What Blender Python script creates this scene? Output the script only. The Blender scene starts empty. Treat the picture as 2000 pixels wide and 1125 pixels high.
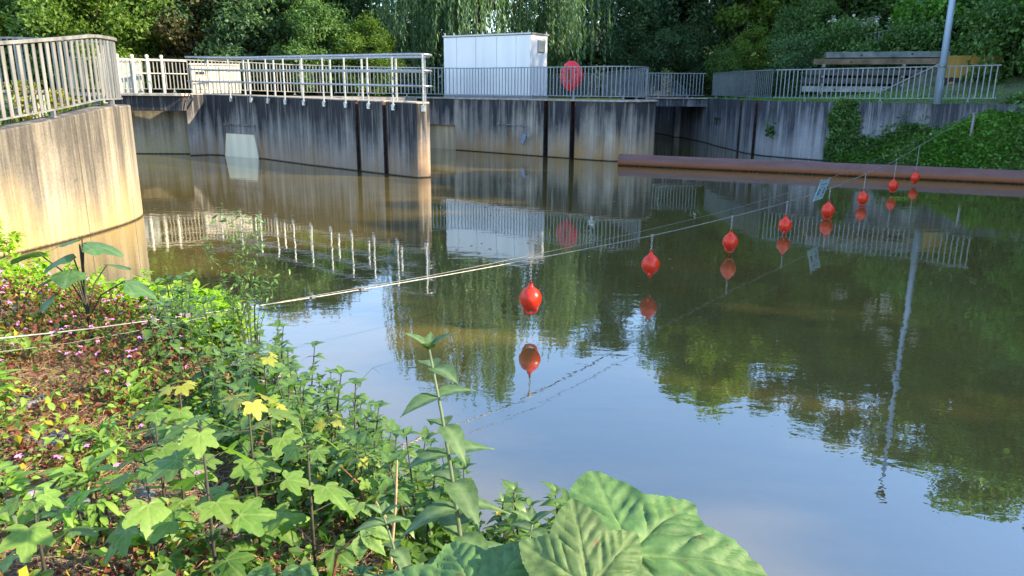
import bpy, math, random
import numpy as np
from mathutils import Matrix, Vector
random.seed(7); RNG=np.random.default_rng(7)
R=math.radians; PI=math.pi
sc=bpy.context.scene; COL=sc.collection
CAM=(0.0,0.0,2.4)
# ------------------------------------------------------------------ scene helpers
def tag(o,label=None,cat=None,group=None,kind=None):
    if label:o['label']=label
    if cat:o['category']=cat
    if group:o['group']=group
    if kind:o['kind']=kind
    return o
def empty(name,loc=(0,0,0),label=None,cat=None,group=None,rz=0):
    o=bpy.data.objects.new(name,None);COL.objects.link(o);o.location=loc;o.rotation_euler=(0,0,rz);o.empty_display_size=.2
    return tag(o,label,cat,group)
def link_mesh(name,me,parent=None,loc=(0,0,0),rot=(0,0,0),scale=None):
    o=bpy.data.objects.new(name,me);COL.objects.link(o);o.location=loc;o.rotation_euler=rot
    if scale is not None:o.scale=scale
    if parent:o.parent=parent
    return o
def copy_tree(o,parent=None):
    c=o.copy();COL.objects.link(c);c.parent=parent
    for ch in o.children:copy_tree(ch,c)
    return c
class MB:
    def __init__(s):s.v=[];s.f=[];s.vein=[];s.hasv=False
    def add(s,v,f,vein=None):
        o=len(s.v);s.v.extend([tuple(p) for p in v]);s.f.extend([tuple(i+o for i in q) for q in f])
        if vein is None:vein=[0.]*len(v)
        else:s.hasv=True
        s.vein.extend(vein);return s
    def box(s,c,d,rz=0,taper=1.):
        cx,cy,cz=c;a,b,h=d[0]/2,d[1]/2,d[2]/2;co,si=math.cos(rz),math.sin(rz);v=[]
        for z,t in((-h,1.),(h,taper)):
            for x,y in((-a,-b),(a,-b),(a,b),(-a,b)):
                x*=t;y*=t;v.append((cx+x*co-y*si,cy+x*si+y*co,cz+z))
        return s.add(v,[(3,2,1,0),(4,5,6,7),(0,1,5,4),(1,2,6,5),(2,3,7,6),(3,0,4,7)])
    def prism(s,poly,z0,z1):      # z0,z1 numbers or functions of (x,y)
        f0=z0 if callable(z0) else (lambda x,y:z0);f1=z1 if callable(z1) else (lambda x,y:z1);n=len(poly)
        v=[(x,y,f0(x,y)) for x,y in poly]+[(x,y,f1(x,y)) for x,y in poly]
        A=sum(poly[i][0]*poly[(i+1)%n][1]-poly[(i+1)%n][0]*poly[i][1] for i in range(n))
        f=[(i,(i+1)%n,n+(i+1)%n,n+i) for i in range(n)]+[tuple(range(n,2*n)),tuple(range(n-1,-1,-1))]
        if A<0:f=[tuple(reversed(q)) for q in f]
        return s.add(v,f)
    def tube(s,path,r,n=8,cap=True):
        P=[Vector(p) for p in path];rs=r if isinstance(r,(list,tuple)) else [r]*len(P);v=[];f=[];up=None
        for i,p in enumerate(P):
            t=(P[min(i+1,len(P)-1)]-P[max(i-1,0)]).normalized()
            if up is None:up=Vector((0,0,1)) if abs(t.z)<.9 else Vector((1,0,0))
            a=t.cross(up);
            if a.length<1e-4:a=t.cross(Vector((0,1,0)))
            a.normalize();b=a.cross(t).normalized();up=b
            for k in range(n):
                q=p+(a*math.cos(2*PI*k/n)+b*math.sin(2*PI*k/n))*rs[i];v.append(tuple(q))
        for i in range(len(P)-1):
            for k in range(n):f.append((i*n+k,i*n+(k+1)%n,(i+1)*n+(k+1)%n,(i+1)*n+k))
        if cap:f+=[tuple(range(n-1,-1,-1)),tuple((len(P)-1)*n+k for k in range(n))]
        return s.add(v,f)
    def lathe(s,prof,n=24,axis_xy=(0,0)):
        v=[];f=[]
        for r,z in prof:
            for k in range(n):v.append((axis_xy[0]+r*math.cos(2*PI*k/n),axis_xy[1]+r*math.sin(2*PI*k/n),z))
        for i in range(len(prof)-1):
            for k in range(n):f.append((i*n+k,i*n+(k+1)%n,(i+1)*n+(k+1)%n,(i+1)*n+k))
        return s.add(v,f)
    def mesh(s,name,mat,smooth=False,bevel=0):
        me=bpy.data.meshes.new(name);me.from_pydata(s.v,[],s.f);me.materials.append(mat)
        if s.hasv:
            a=me.attributes.new('vein','FLOAT','POINT');a.data.foreach_set('value',s.vein)
        if smooth:me.polygons.foreach_set('use_smooth',[True]*len(me.polygons))
        me.update();return me
    def build(s,name,mat,parent=None,loc=(0,0,0),rot=(0,0,0),smooth=False,bevel=0,auto=False):
        o=link_mesh(name,s.mesh(name,mat,smooth or auto),parent,loc,rot)
        if bevel:
            m=o.modifiers.new('b','BEVEL');m.width=bevel;m.segments=2;m.limit_method='ANGLE';m.angle_limit=R(40)
        if auto:
            try:o.data.set_sharp_from_angle(angle=R(38))
            except Exception:pass
        return o
def np_mesh(name,V,quads,mat,vein=None,smooth=False):
    me=bpy.data.meshes.new(name);nv=len(V);nf,k=quads.shape
    me.vertices.add(nv);me.vertices.foreach_set('co',V.astype(np.float32).ravel())
    me.loops.add(nf*k);me.loops.foreach_set('vertex_index',quads.astype(np.int32).ravel())
    me.polygons.add(nf);me.polygons.foreach_set('loop_start',np.arange(0,nf*k,k,dtype=np.int32))
    if vein is not None:
        a=me.attributes.new('vein','FLOAT','POINT');a.data.foreach_set('value',vein.astype(np.float32))
    me.materials.append(mat)
    me.polygons.foreach_set('use_smooth',np.full(nf,smooth))
    me.update(calc_edges=True);return me
def rotmats(n,tilt,rng,yaw=None):   # random yaw, tilt about the leaf's own axes
    ya=rng.uniform(0,2*PI,n) if yaw is None else yaw
    p=rng.normal(0,tilt,n);r=rng.normal(0,tilt,n)
    cz,sz,cx,sx,cy,sy=np.cos(ya),np.sin(ya),np.cos(p),np.sin(p),np.cos(r),np.sin(r)
    Z=np.zeros(n);O=np.ones(n)
    Rz=np.stack([cz,-sz,Z,sz,cz,Z,Z,Z,O],-1).reshape(n,3,3)
    Rx=np.stack([O,Z,Z,Z,cx,-sx,Z,sx,cx],-1).reshape(n,3,3)
    Ry=np.stack([cy,Z,sy,Z,O,Z,-sy,Z,cy],-1).reshape(n,3,3)
    return Rz@Rx@Ry
def scatter(name,C,Rm,size,tmpl,mat,smooth=False):
    tv,tf,tvein=tmpl;n=len(C);tv=np.asarray(tv,float);tf=np.asarray(tf)
    S=size.reshape(n,1,1) if size.ndim==1 else size.reshape(n,1,3)
    V=np.einsum('nij,nkj->nki',Rm,tv[None]*S)+C[:,None,:]
    Q=(tf[None]+(np.arange(n)*len(tv))[:,None,None]).reshape(-1,tf.shape[1])
    vein=None if tvein is None else np.tile(tvein,n)
    return np_mesh(name,V.reshape(-1,3),Q,mat,vein,smooth)
# leaf templates: base at origin, pointing +Y, up +Z ; (verts,quads,vein)
T_DIAMOND=([(0,0,0),(.32,.45,.07),(0,1,-.05),(-.32,.45,.07)],[(0,1,2,3)],None)
T_NARROW=([(0,0,0),(.09,.4,.02),(0,1,-.08),(-.09,.4,.02)],[(0,1,2,3)],None)
T_PETAL=([(-.5,-.5,0),(.5,-.5,.1),(.5,.5,0),(-.5,.5,.1)],[(0,1,2,3)],None)
def ovate(W=.25,n=5,fold=.25,droop=.25,peak=.4,serr=0.):
    v=[];f=[];ve=[]
    for i in range(n+1):
        t=i/n;w=W*(math.sin(PI*min(t,1)**(math.log(.5)/math.log(peak))) if 0<t<1 else .02)
        if serr and i%2:w*=1+serr
        z=-droop*t*t
        for sx in(-1,-.5,0,.5,1):
            v.append((sx*w,t*(1-.1*droop)-abs(sx)*.03,z+fold*abs(sx)*w-(.06*W if abs(sx)==.5 and i%2 else 0)))
            ve.append({0:1.,.5:.25*(i%2),1:.0}[abs(sx)])
    for i in range(n):
        for k in range(4):f.append((i*5+k,i*5+k+1,i*5+k+6,i*5+k+5))
    return (v,f,np.array(ve))
T_OV=ovate(.27,6);T_LANCE=ovate(.16,7,.3,.35,.45);T_MINT=ovate(.25,8,.25,.45,.38,.06);T_BROAD=ovate(.4,6,.15,.2,.42)
def seg_d(px,py,ax,ay,bx,by):
    dx,dy=bx-ax,by-ay;t=max(0,min(1,((px-ax)*dx+(py-ay)*dy)/(dx*dx+dy*dy+1e-9)));return math.hypot(px-ax-t*dx,py-ay-t*dy)
def lobed(lobes,rings=6,n=60,depth=.5,serr=.05,cup=.1,relief=.02,seed=0,pwr=1.,side=True):
    """lobes: [(angle from +Y, length)]; petiole at origin. returns template with pillow relief between veins"""
    rg=random.Random(seed);veins=[]
    for a,L in lobes:
        e=(L*math.sin(a),L*math.cos(a));veins.append(((0,0),e,1.))
        if side:
            for t in(.28,.45,.62,.78):
                for s in(-1,1):
                    b=(e[0]*t,e[1]*t);l=L*(.42*(1-t*.55));aa=a+s*.75
                    veins.append((b,(b[0]+l*math.sin(aa),b[1]+l*math.cos(aa)),.45))
    amax=max(a for a,_ in lobes);v=[(0,0,0)];ve=[1.];f=[]
    def outline(th):
        best=0
        for i,(a,L) in enumerate(lobes):
            d=abs((th-a+PI)%(2*PI)-PI)
            best=max(best,L*max(0,(1-(d/ .62)**1.0*depth)) if d<.62 else L*(1-depth)*max(0,1-(d-.62)*.9))
        edge=abs(th)/(amax+.45)
        if edge>1:best*=max(.05,1-(edge-1)*7)
        return best**pwr
    span=PI*.97
    for k in range(n+1):
        th=-span+2*span*k/n;o=outline(th)*(1+serr*(1 if k%2 else -1)+rg.uniform(-serr,serr)*.5)
        for r in range(1,rings+1):
            q=o*r/rings;x,y=q*math.sin(th),q*math.cos(th)
            dm=9;ds=9
            for (a0,b0,wt) in veins:
                d=seg_d(x,y,a0[0],a0[1],b0[0],b0[1])
                if wt==1.:dm=min(dm,d)
                else:ds=min(ds,d)
            dd=min(dm,ds*1.3);z=relief*(1-math.exp(-dd/.035))+cup*(q*q)*-1
            v.append((x,y,z));ve.append(max(math.exp(-(dm/.012)**2),.75*math.exp(-(ds/.010)**2)))
    for k in range(n):
        a=1+k*rings;b=1+(k+1)*rings
        f.append((0,a,b,b))
        for r in range(rings-1):f.append((a+r,a+r+1,b+r+1,b+r))
    return (v,f,np.array(ve))
MAPLE=[(0,1),(.85,.86),(-.85,.86),(1.75,.55),(-1.75,.55)]
def add_leaf(mb,t,M):
    tv,tf,ve=t;vv=[tuple(M@Vector(p)) for p in tv]
    mb.add(vv,[tuple(dict.fromkeys(q)) for q in tf],None if ve is None else list(ve))
def leafM(loc,size,yaw,pitch,roll=0):     # yaw: heading of the tip, pitch: tip up(+)/down(-)
    return Matrix.Translation(loc)@Matrix.Rotation(yaw,4,'Z')@Matrix.Rotation(pitch,4,'X')@Matrix.Rotation(roll,4,'Y')@Matrix.Scale(size,4)
# ------------------------------------------------------------------ materials
def nm(name):
    m=bpy.data.materials.new(name);m.use_nodes=True;nt=m.node_tree;nt.nodes.clear();return m,nt
class N:
    def __init__(s,nt):s.nt=nt
    def __call__(s,t,inp={},**kw):
        n=s.nt.nodes.new('ShaderNode'+t)
        for k,v in kw.items():setattr(n,k,v)
        for k,v in inp.items():
            sock=n.inputs[k]
            if isinstance(v,bpy.types.NodeSocket):s.nt.links.new(v,sock)
            else:sock.default_value=v if not(isinstance(v,tuple) and len(v)==3 and sock.type=='RGBA') else (*v,1)
        return n
    def ramp(s,fac,stops,interp='LINEAR'):
        n=s.nt.nodes.new('ShaderNodeValToRGB');s.nt.links.new(fac,n.inputs[0]);cr=n.color_ramp;cr.interpolation=interp
        while len(cr.elements)<len(stops):cr.elements.new(.5)
        for e,(p,c) in zip(cr.elements,stops):e.position=p;e.color=(*c,1) if isinstance(c,tuple) else (c,c,c,1)
        return n.outputs[0]
    def mix(s,f,a,b,mode='MIX'):
        n=s.nt.nodes.new('ShaderNodeMix');n.data_type='RGBA';n.blend_type=mode
        for i,v in((0,f),(6,a),(7,b)):
            if isinstance(v,bpy.types.NodeSocket):s.nt.links.new(v,n.inputs[i])
            else:n.inputs[i].default_value=v if i==0 else (*v,1)
        return n.outputs[2]
    def math(s,op,a,b=0.,clamp=False):
        n=s.nt.nodes.new('ShaderNodeMath');n.operation=op;n.use_clamp=clamp
        for i,v in((0,a),(1,b)):
            if isinstance(v,bpy.types.NodeSocket):s.nt.links.new(v,n.inputs[i])
            else:n.inputs[i].default_value=v
        return n.outputs[0]
    def noise(s,vec,scale,detail=4,rough=.55,dist=0.):
        n=s('TexNoise',{'Vector':vec,'Scale':scale,'Detail':detail,'Roughness':rough,'Distortion':dist});return n.outputs['Fac']
    def mapv(s,vec,scale=(1,1,1),loc=(0,0,0)):
        return s('Mapping',{'Vector':vec,'Scale':scale,'Location':loc}).outputs[0]
    def out(s,sh):s.nt.links.new(sh,s('OutputMaterial').inputs[0])
def leaf_mat(name,cols,trans=.35,rough=.5,vein=None,cl=.25,tcol=None,spec=.35,sat=1.):
    m,nt=nm(name);n=N(nt);g=n('NewGeometry');pos=g.outputs['Position']
    f=n.math('ADD',n.math('MULTIPLY',g.outputs['Random Per Island'],.55),n.math('MULTIPLY',n.noise(pos,cl,3),.75))
    f=n.math('SUBTRACT',f,.12)
    k=len(cols);col=n.ramp(f,[(.15+.7*i/(k-1),c) for i,c in enumerate(cols)])
    if vein is not None:
        at=n('Attribute',attribute_name='vein');col=n.mix(n.math('MULTIPLY',at.outputs['Fac'],.8),col,vein)
        col=n.mix(.22,col,n.ramp(n.noise(pos,60,3),[(.3,(.02,.04,.01)),(.7,(.22,.3,.1))]))
        sp=n.ramp(n.noise(pos,42,2,.4),[(.70,0.),(.735,1.)]);col=n.mix(n.math('MULTIPLY',sp,.8),col,(.11,.075,.03))
        col=n.mix(.30,col,n.ramp(n.noise(pos,9,3),[(.3,(.25,.25,.25)),(.7,(.8,.8,.7))]),'OVERLAY')
    p=n('BsdfPrincipled',{'Base Color':col,'Roughness':rough,'Specular IOR Level':spec})
    tr=n('BsdfTranslucent',{'Color':n.mix(1.,col,tcol or (1.5,1.7,.5),'MULTIPLY')})
    n.out(n('MixShader',{0:trans,1:p.outputs[0],2:tr.outputs[0]}).outputs[0]);return m
def simple(name,col,rough=.5,metal=0.,var=.15,scale=8,bump=.0,streak=False,spec=.5):
    m,nt=nm(name);n=N(nt);pos=n('NewGeometry').outputs['Position']
    if streak:pos=n.mapv(pos,(1,1,.12))
    f=n.noise(pos,scale,5);d=tuple(c*(1-var*1.6) for c in col);l=tuple(min(1,c*(1+var)) for c in col)
    c=n.ramp(f,[(.3,d),(.7,l)])
    inp={'Base Color':c,'Roughness':rough,'Metallic':metal,'Specular IOR Level':spec}
    if bump:inp['Normal']=n('Bump',{'Height':f,'Strength':bump,'Distance':.01}).outputs[0]
    n.out(n('BsdfPrincipled',inp).outputs[0]);return m
def concrete(name,light,dark,orange=.5,top=.75,sc_=1.,ztop=2.0,orc=(.40,.20,.06)):
    m,nt=nm(name);n=N(nt);pos=n('NewGeometry').outputs['Position'];z=n('SeparateXYZ',{0:pos}).outputs['Z']
    st=n.noise(n.mapv(pos,(3.2*sc_,3.2*sc_,.10)),1.,6,.62)
    st2=n.noise(n.mapv(pos,(9*sc_,9*sc_,.35),(5,3,1)),1.,5,.6)
    bl=n.noise(n.mapv(pos,(.8,.8,.5),(9,1,4)),1.,5,.65)
    fine=n.noise(pos,28,6,.7)
    h=n.math('MULTIPLY',z,top/ztop)                     # run-off stains start at the coping and fade downwards
    f=n.math('ADD',n.math('ADD',n.math('MULTIPLY',st,.95),n.math('MULTIPLY',bl,.55)),n.math('MULTIPLY',h,.42))
    f=n.math('ADD',f,n.math('MULTIPLY',st2,.35))
    dk=n.ramp(f,[(.86,0.),(1.22,1.)]) if top>0 else n.ramp(f,[(.86,0.),(1.30,1.)])
    mr=n('MapRange',{'Value':f,'From Min':.94,'From Max':1.26}).outputs[0]
    col=n.mix(mr,light,dark)
    col=n.mix(n.math('MULTIPLY',n.ramp(st2,[(.52,0.),(.72,1.)]),.35),col,tuple(min(.7,c*1.5+.05) for c in light))
    col=n.mix(.5,col,n.ramp(fine,[(.25,(.25,.25,.25)),(.75,(.85,.85,.85))]),'OVERLAY')
    st3=n.noise(n.mapv(pos,(24*sc_,24*sc_,.5),(2,7,1)),1.,3,.6);col=n.mix(.45,col,n.ramp(st3,[(.3,(.28,.28,.28)),(.7,(.76,.76,.76))]),'OVERLAY')
    # pits
    pit=n.ramp(n.noise(n.mapv(pos,(1,1,.7)),11,3,.5),[(.70,0.),(.76,1.)]);col=n.mix(n.math('MULTIPLY',pit,.5),col,tuple(c*.5 for c in dark))
    # rusty silt towards the waterline, then the black wet line
    w=n.math('ADD',z,n.math('MULTIPLY',n.math('SUBTRACT',n.noise(n.mapv(pos,(1.3,1.3,.3)),1.,4),.5),-1.5))
    og=n('MapRange',{'Value':w,'From Min':.95,'From Max':.0,'To Max':orange}).outputs[0]
    og=n.math('MULTIPLY',og,n.ramp(st,[(.30,.35),(.6,1.)]))
    col=n.mix(og,col,orc)
    wl=n('MapRange',{'Value':n.math('ADD',z,n.math('MULTIPLY',fine,.05)),'From Min':.075,'From Max':.035}).outputs[0]
    col=n.mix(wl,col,(.018,.015,.012))
    hh=n.math('ADD',fine,n.math('MULTIPLY',st2,.8))
    bp=n('Bump',{'Height':hh,'Strength':.35,'Distance':.012}).outputs[0]
    n.out(n('BsdfPrincipled',{'Base Color':col,'Roughness':.88,'Normal':bp,'Specular IOR Level':.3}).outputs[0]);return m
M={}
M['conc_sun']=concrete('weathered_concrete_pale',(.30,.26,.20),(.075,.068,.06),.62,.78,.8,2.,(.42,.28,.07))
M['conc_pier']=concrete('weathered_concrete_dark',(.30,.27,.245),(.026,.026,.029),.75,1.05,1.2,2.,(.34,.19,.08))
M['conc_mid']=concrete('weathered_concrete_mid',(.42,.37,.30),(.038,.038,.044),.95,.95,.9,2.,(.46,.26,.09))
M['conc_right']=concrete('weathered_concrete_blue',(.33,.33,.34),(.05,.052,.062),.15,.95,.9)
M['coping']=simple('coping_concrete',(.42,.36,.30),.9,0,.3,5,.3)
M['deck']=simple('deck_concrete',(.30,.28,.25),.9,0,.35,2,.3)
M['galv']=simple('galvanised_steel',(.34,.36,.38),.42,.65,.2,14)
M['galv_b']=simple('shade_tinted_galvanised_steel',(.22,.25,.28),.5,.3,.2,9,0,True)  # blue-grey shade of the tree-shadowed railings put into the steel colour
M['galv_w']=simple('weathered_galvanised_steel',(.27,.265,.25),.5,.35,.3,9,0,True)
M['steel_dark']=simple('dark_rusty_steel',(.055,.035,.032),.7,.2,.45,9)
M['rust_top']=simple('red_rust_steel',(.22,.07,.04),.8,.1,.3,9)
M['cream']=simple('cream_painted_panel',(.62,.57,.45),.5,0,.1,3,0,True)
M['white']=simple('white_coated_sheet',(.78,.79,.80),.38,0,.06,1.8,0,True)
M['seam']=simple('grey_seam',(.25,.26,.28),.6)
M['plate']=simple('pale_niche_plate',(.80,.69,.50),.6,0,.12,2.5,.05,True)
M['plate2']=simple('sunlit_ochre_plate',(.70,.55,.34),.7,0,.3,2.5,.05,True)  # warm sunlight on the niche put into the colour; the sun misses it
M['red']=simple('red_plastic_housing',(.80,.02,.04),.32,0,.12,5)
M['buoy']=simple('red_orange_buoy_plastic',(.86,.042,.008),.32,0,.16,22)
M['eye']=simple('red_buoy_dark',(.30,.015,.01),.5)
M['chain']=simple('zinc_chain',(.50,.50,.48),.4,.7,.2,40)
M['cable']=simple('steel_cable',(.32,.31,.28),.45,.5,.25,30)
M['cable_dark']=simple('dull_steel_cable',(.22,.22,.22),.5,.5,.25,30)
M['sign']=simple('pale_blue_sign_face',(.36,.52,.58),.45,0,.06,6)
M['ink']=simple('dark_print',(.02,.03,.05),.5)
M['ink2']=simple('blue_print',(.08,.22,.30),.5)
M['lamp']=simple('pale_blue_grey_paint',(.30,.40,.52),.45,.1,.12,4,0,True)
M['yellow']=simple('yellow_machine_paint',(.30,.18,.02),.55,0,.35,3,0,True)
M['rubber']=simple('black_rubber',(.015,.015,.016),.8)
M['probe']=simple('blue_grey_probe',(.30,.38,.50),.4,.3)
M['wood']=simple('grey_wood',(.26,.24,.20),.85,0,.35,4)
M['bark']=simple('bark',(.07,.055,.04),.95,0,.4,6,.5)
M['stem_red']=simple('reddish_stem',(.20,.07,.035),.7,0,.3,20)
M['stem_dark']=simple('dark_stem',(.05,.045,.03),.8,0,.3,20)
M['stem_green']=simple('hairy_green_stem',(.13,.17,.09),.7,0,.2,30)
M['stem_tan']=simple('dry_tan_stem',(.48,.30,.17),.8,0,.25,30)
M['stone']=simple('slate_stone',(.13,.135,.14),.85,0,.5,7,.8)
# rust pipe
m,nt=nm('rusty_pipe');n=N(nt);g=n('NewGeometry');pos=g.outputs['Position'];z=n('SeparateXYZ',{0:pos}).outputs['Z']
a=n.noise(n.mapv(pos,(1.,1.,3.)),1.6,6,.6);b=n.noise(pos,22,5,.65)
col=n.mix(n.ramp(a,[(.35,0.),(.65,1.)]),(.21,.10,.085),(.17,.075,.055));zz=n.math('ADD',z,n.math('MULTIPLY',b,.12))
col=n.mix(n('MapRange',{'Value':zz,'From Min':.26,'From Max':.16}).outputs[0],col,(.33,.11,.035))
col=n.mix(n('MapRange',{'Value':zz,'From Min':.12,'From Max':.07}).outputs[0],col,(.02,.014,.012))
n.out(n('BsdfPrincipled',{'Base Color':col,'Roughness':.55,'Metallic':.15,'Normal':n('Bump',{'Height':b,'Strength':.3,'Distance':.01}).outputs[0]}).outputs[0]);M['pipe']=m
# water: mirror-like film over murky green-brown water
m,nt=nm('water');n=N(nt);pos=n('NewGeometry').outputs['Position']
w1=n.noise(n.mapv(pos,(1.,1.5,1)),3.2,3,.5,.3);w2=n.noise(n.mapv(pos,(1.,1.3,1)),.55,2,.5,.5);w3=n.noise(n.mapv(pos,(1,1.2,1),(4,9,0)),13.,2,.5)
calm=n.ramp(n.noise(pos,.16,2),[(.38,.35),(.62,1.)])
h=n.math('ADD',n.math('MULTIPLY',n.math('ADD',w1,n.math('MULTIPLY',w3,.13)),calm),n.math('MULTIPLY',w2,1.6))
bp=n('Bump',{'Height':h,'Strength':1.,'Distance':.0019}).outputs[0]
silt=n.mix(n.ramp(n.noise(n.mapv(pos,(.5,1,1)),.35,4,.6),[(.3,0.),(.7,1.)]),(.135,.102,.028),(.085,.073,.028))
p=n('BsdfDiffuse',{'Color':silt})
gl=n('BsdfGlossy',{'Color':(1,1,1),'Roughness':.012,'Normal':bp})
fr=n('Fresnel',{'IOR':2.3,'Normal':bp})
n.out(n('MixShader',{0:n.math('ADD',fr.outputs[0],.09,True),1:p.outputs[0],2:gl.outputs[0]}).outputs[0]);M['water']=m
# soils
m,nt=nm('bank_soil');n=N(nt);pos=n('NewGeometry').outputs['Position'];a=n.noise(pos,1.1,4);b=n.noise(pos,14,6,.7)
col=n.ramp(a,[(.35,(.10,.065,.04)),(.5,(.17,.12,.08)),(.62,(.05,.045,.03))]);col=n.mix(.6,col,n.ramp(b,[(.3,(.15,.15,.15)),(.7,(.9,.9,.9))]),'OVERLAY')
n.out(n('BsdfPrincipled',{'Base Color':col,'Roughness':.95,'Normal':n('Bump',{'Height':b,'Strength':.8,'Distance':.03}).outputs[0]}).outputs[0]);M['soil']=m
m,nt=nm('worn_grass');n=N(nt);pos=n('NewGeometry').outputs['Position'];a=n.noise(pos,.8,5,.65);b=n.noise(pos,18,5,.7)
col=n.ramp(a,[(.35,(.07,.09,.03)),(.52,(.13,.15,.06)),(.68,(.20,.18,.12))]);col=n.mix(.6,col,n.ramp(b,[(.3,(.15,.15,.15)),(.7,(.9,.9,.9))]),'OVERLAY')
n.out(n('BsdfPrincipled',{'Base Color':col,'Roughness':.95,'Normal':n('Bump',{'Height':b,'Strength':.8,'Distance':.04}).outputs[0]}).outputs[0]);M['grass']=m
M['forest_floor']=simple('forest_floor',(.03,.035,.016),.95,0,.4,1.2,.5)
L={}
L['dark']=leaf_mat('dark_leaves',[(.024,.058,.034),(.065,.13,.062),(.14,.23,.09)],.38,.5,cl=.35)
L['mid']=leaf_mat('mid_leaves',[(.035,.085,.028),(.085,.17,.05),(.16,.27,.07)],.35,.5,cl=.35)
L['sunny']=leaf_mat('sunlit_leaves',[(.06,.11,.02),(.11,.19,.03),(.19,.28,.05)],.42,.5,cl=.4)  # yellow-green lightened so the colour itself carries sunlight on the foliage
L['willow']=leaf_mat('willow_leaves',[(.065,.12,.065),(.11,.19,.10),(.17,.27,.14)],.35,.5,cl=.5)
L['copper']=leaf_mat('bronze_green_leaves',[(.035,.035,.02),(.08,.07,.03),(.16,.14,.05)],.35,.5,cl=.5)
L['ivy']=leaf_mat('ivy_leaves',[(.03,.075,.02),(.08,.165,.04),(.15,.27,.07)],.25,.4,cl=1.2)
L['slope']=leaf_mat('slope_weeds',[(.06,.12,.03),(.16,.26,.07),(.28,.41,.13)],.3,.5,cl=1.5)
L['bank']=leaf_mat('bank_weeds',[(.05,.14,.02),(.12,.28,.04),(.22,.42,.08)],.35,.45,cl=.8)
L['straw']=leaf_mat('withered_leaves',[(.12,.07,.03),(.25,.16,.07),(.42,.30,.14)],.2,.7,tcol=(1,.8,.5))
L['blossom']=simple('cream_blossom',(.75,.74,.62),.7,0,.1)
L['lime']=leaf_mat('bright_lime_leaves',[(.18,.36,.01),(.34,.54,.02),(.48,.66,.05)],.5,.45,vein=(.4,.6,.1),cl=2)
L['mint']=leaf_mat('mint_leaves',[(.04,.12,.025),(.09,.20,.045),(.17,.31,.07)],.4,.38,vein=(.16,.26,.09),cl=1.5,spec=.5)
L['tallmint']=leaf_mat('grey_green_leaves',[(.035,.09,.04),(.06,.13,.055),(.09,.18,.07)],.3,.6,vein=(.2,.3,.15),cl=3)
L['maple']=leaf_mat('maple_leaves',[(.07,.16,.03),(.13,.27,.05),(.22,.36,.06)],.42,.42,vein=(.28,.36,.12),cl=2)
L['maple_y']=leaf_mat('young_yellow_maple_leaves',[(.24,.30,.03),(.40,.42,.05),(.48,.40,.12)],.45,.42,vein=(.5,.45,.15),cl=4)
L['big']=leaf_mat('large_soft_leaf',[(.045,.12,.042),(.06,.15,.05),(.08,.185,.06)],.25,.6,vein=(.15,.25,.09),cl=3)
L['big_dark']=leaf_mat('large_mossy_leaf',[(.045,.085,.03),(.06,.115,.04),(.08,.145,.05)],.28,.6,vein=(.17,.22,.09),cl=5)  # darker, mossy green-brown leaf
L['paul']=leaf_mat('blue_green_leaf',[(.04,.11,.05),(.07,.17,.06),(.10,.22,.07)],.35,.45,vein=(.16,.28,.12),cl=3)
L['rosette']=leaf_mat('strap_leaves',[(.12,.28,.02),(.20,.38,.035),(.28,.48,.05)],.42,.45,vein=(.35,.5,.15),cl=3)
L['redherb']=leaf_mat('red_stemmed_herb',[(.08,.014,.016),(.17,.04,.03),(.20,.11,.04),(.10,.16,.03)],.35,.6,tcol=(1.6,.8,.5),cl=1.6)
L['undergreen']=leaf_mat('low_green_herb',[(.025,.06,.012),(.06,.14,.02),(.16,.24,.03)],.4,.5,cl=2.5)
L['yellowherb']=leaf_mat('yellow_green_herb',[(.2,.24,.02),(.38,.36,.03),(.40,.22,.03)],.4,.5,cl=3)
L['pink']=simple('pink_petal',(.75,.25,.60),.6,0,.15,20)
L['dry']=leaf_mat('dry_thatch',[(.20,.10,.055),(.36,.22,.13),(.50,.36,.22)],.2,.8,tcol=(1,.8,.5),cl=2)
# ------------------------------------------------------------------ setting
W=MB();W.add([(-90,-30,0),(90,-30,0),(90,110,0),(-90,110,0)],[(0,1,2,3)]);tag(W.build('water',M['water']),kind='structure')
PIN=[(-16,5.2),(-12,6.0),(-9.6,7.2),(-8.3,8.5),(-7.62,9.7),(-7.34,10.59),(-7.2,11.3),(-7.05,12.1),(-6.97,12.9),(-6.95,13.6),(-7.04,14.3),(-7.3,14.85),(-7.8,15.25),(-8.6,15.55),(-10,15.85),(-12,16.3),(-16,17.2)]
def smooth_path(P,it=2):
    P=[Vector(p) for p in P]
    for _ in range(it):
        Q=[P[0]]
        for i in range(len(P)-1):Q+= [P[i]*.75+P[i+1]*.25,P[i]*.25+P[i+1]*.75]
        P=Q+[P[-1]]
    return [tuple(p) for p in P]
def offset(P,d):      # open path, +d to the left of travel
    out=[]
    for i,p in enumerate(P):
        a=Vector(P[max(i-1,0)][:2]);b=Vector(P[min(i+1,len(P)-1)][:2]);t=(b-a).normalized();out.append((p[0]-t.y*d,p[1]+t.x*d))
    return out
PIN=smooth_path(PIN,2)
def pz(x,y):        # top of the rounded head slopes down along its near side
    k=max(0,min(1,(13.4-y)/3.0)) if y<13.4 and x>-9 else (1 if y<13.4 else 0);return 2.06-.34*k
inn=offset(PIN,.42);b=MB();n_=len(PIN)
v=[];
for (x,y),(u,w) in zip(PIN,inn):v+=[(x,y,-1.5),(x,y,pz(x,y)),(u,w,pz(x,y)),(u,w,1.2)]
f=[]
for i in range(n_-1):
    for k in range(3):f.append((i*4+k,(i+1)*4+k,(i+1)*4+k+1,i*4+k+1))
b.add(v,f);head=b.build('rounded_concrete_head',M['conc_sun'],bevel=.02,auto=True)
tag(head,'sunlit rounded concrete retaining wall with yellow stained foot, nearest wall at left','retaining wall')
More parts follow.
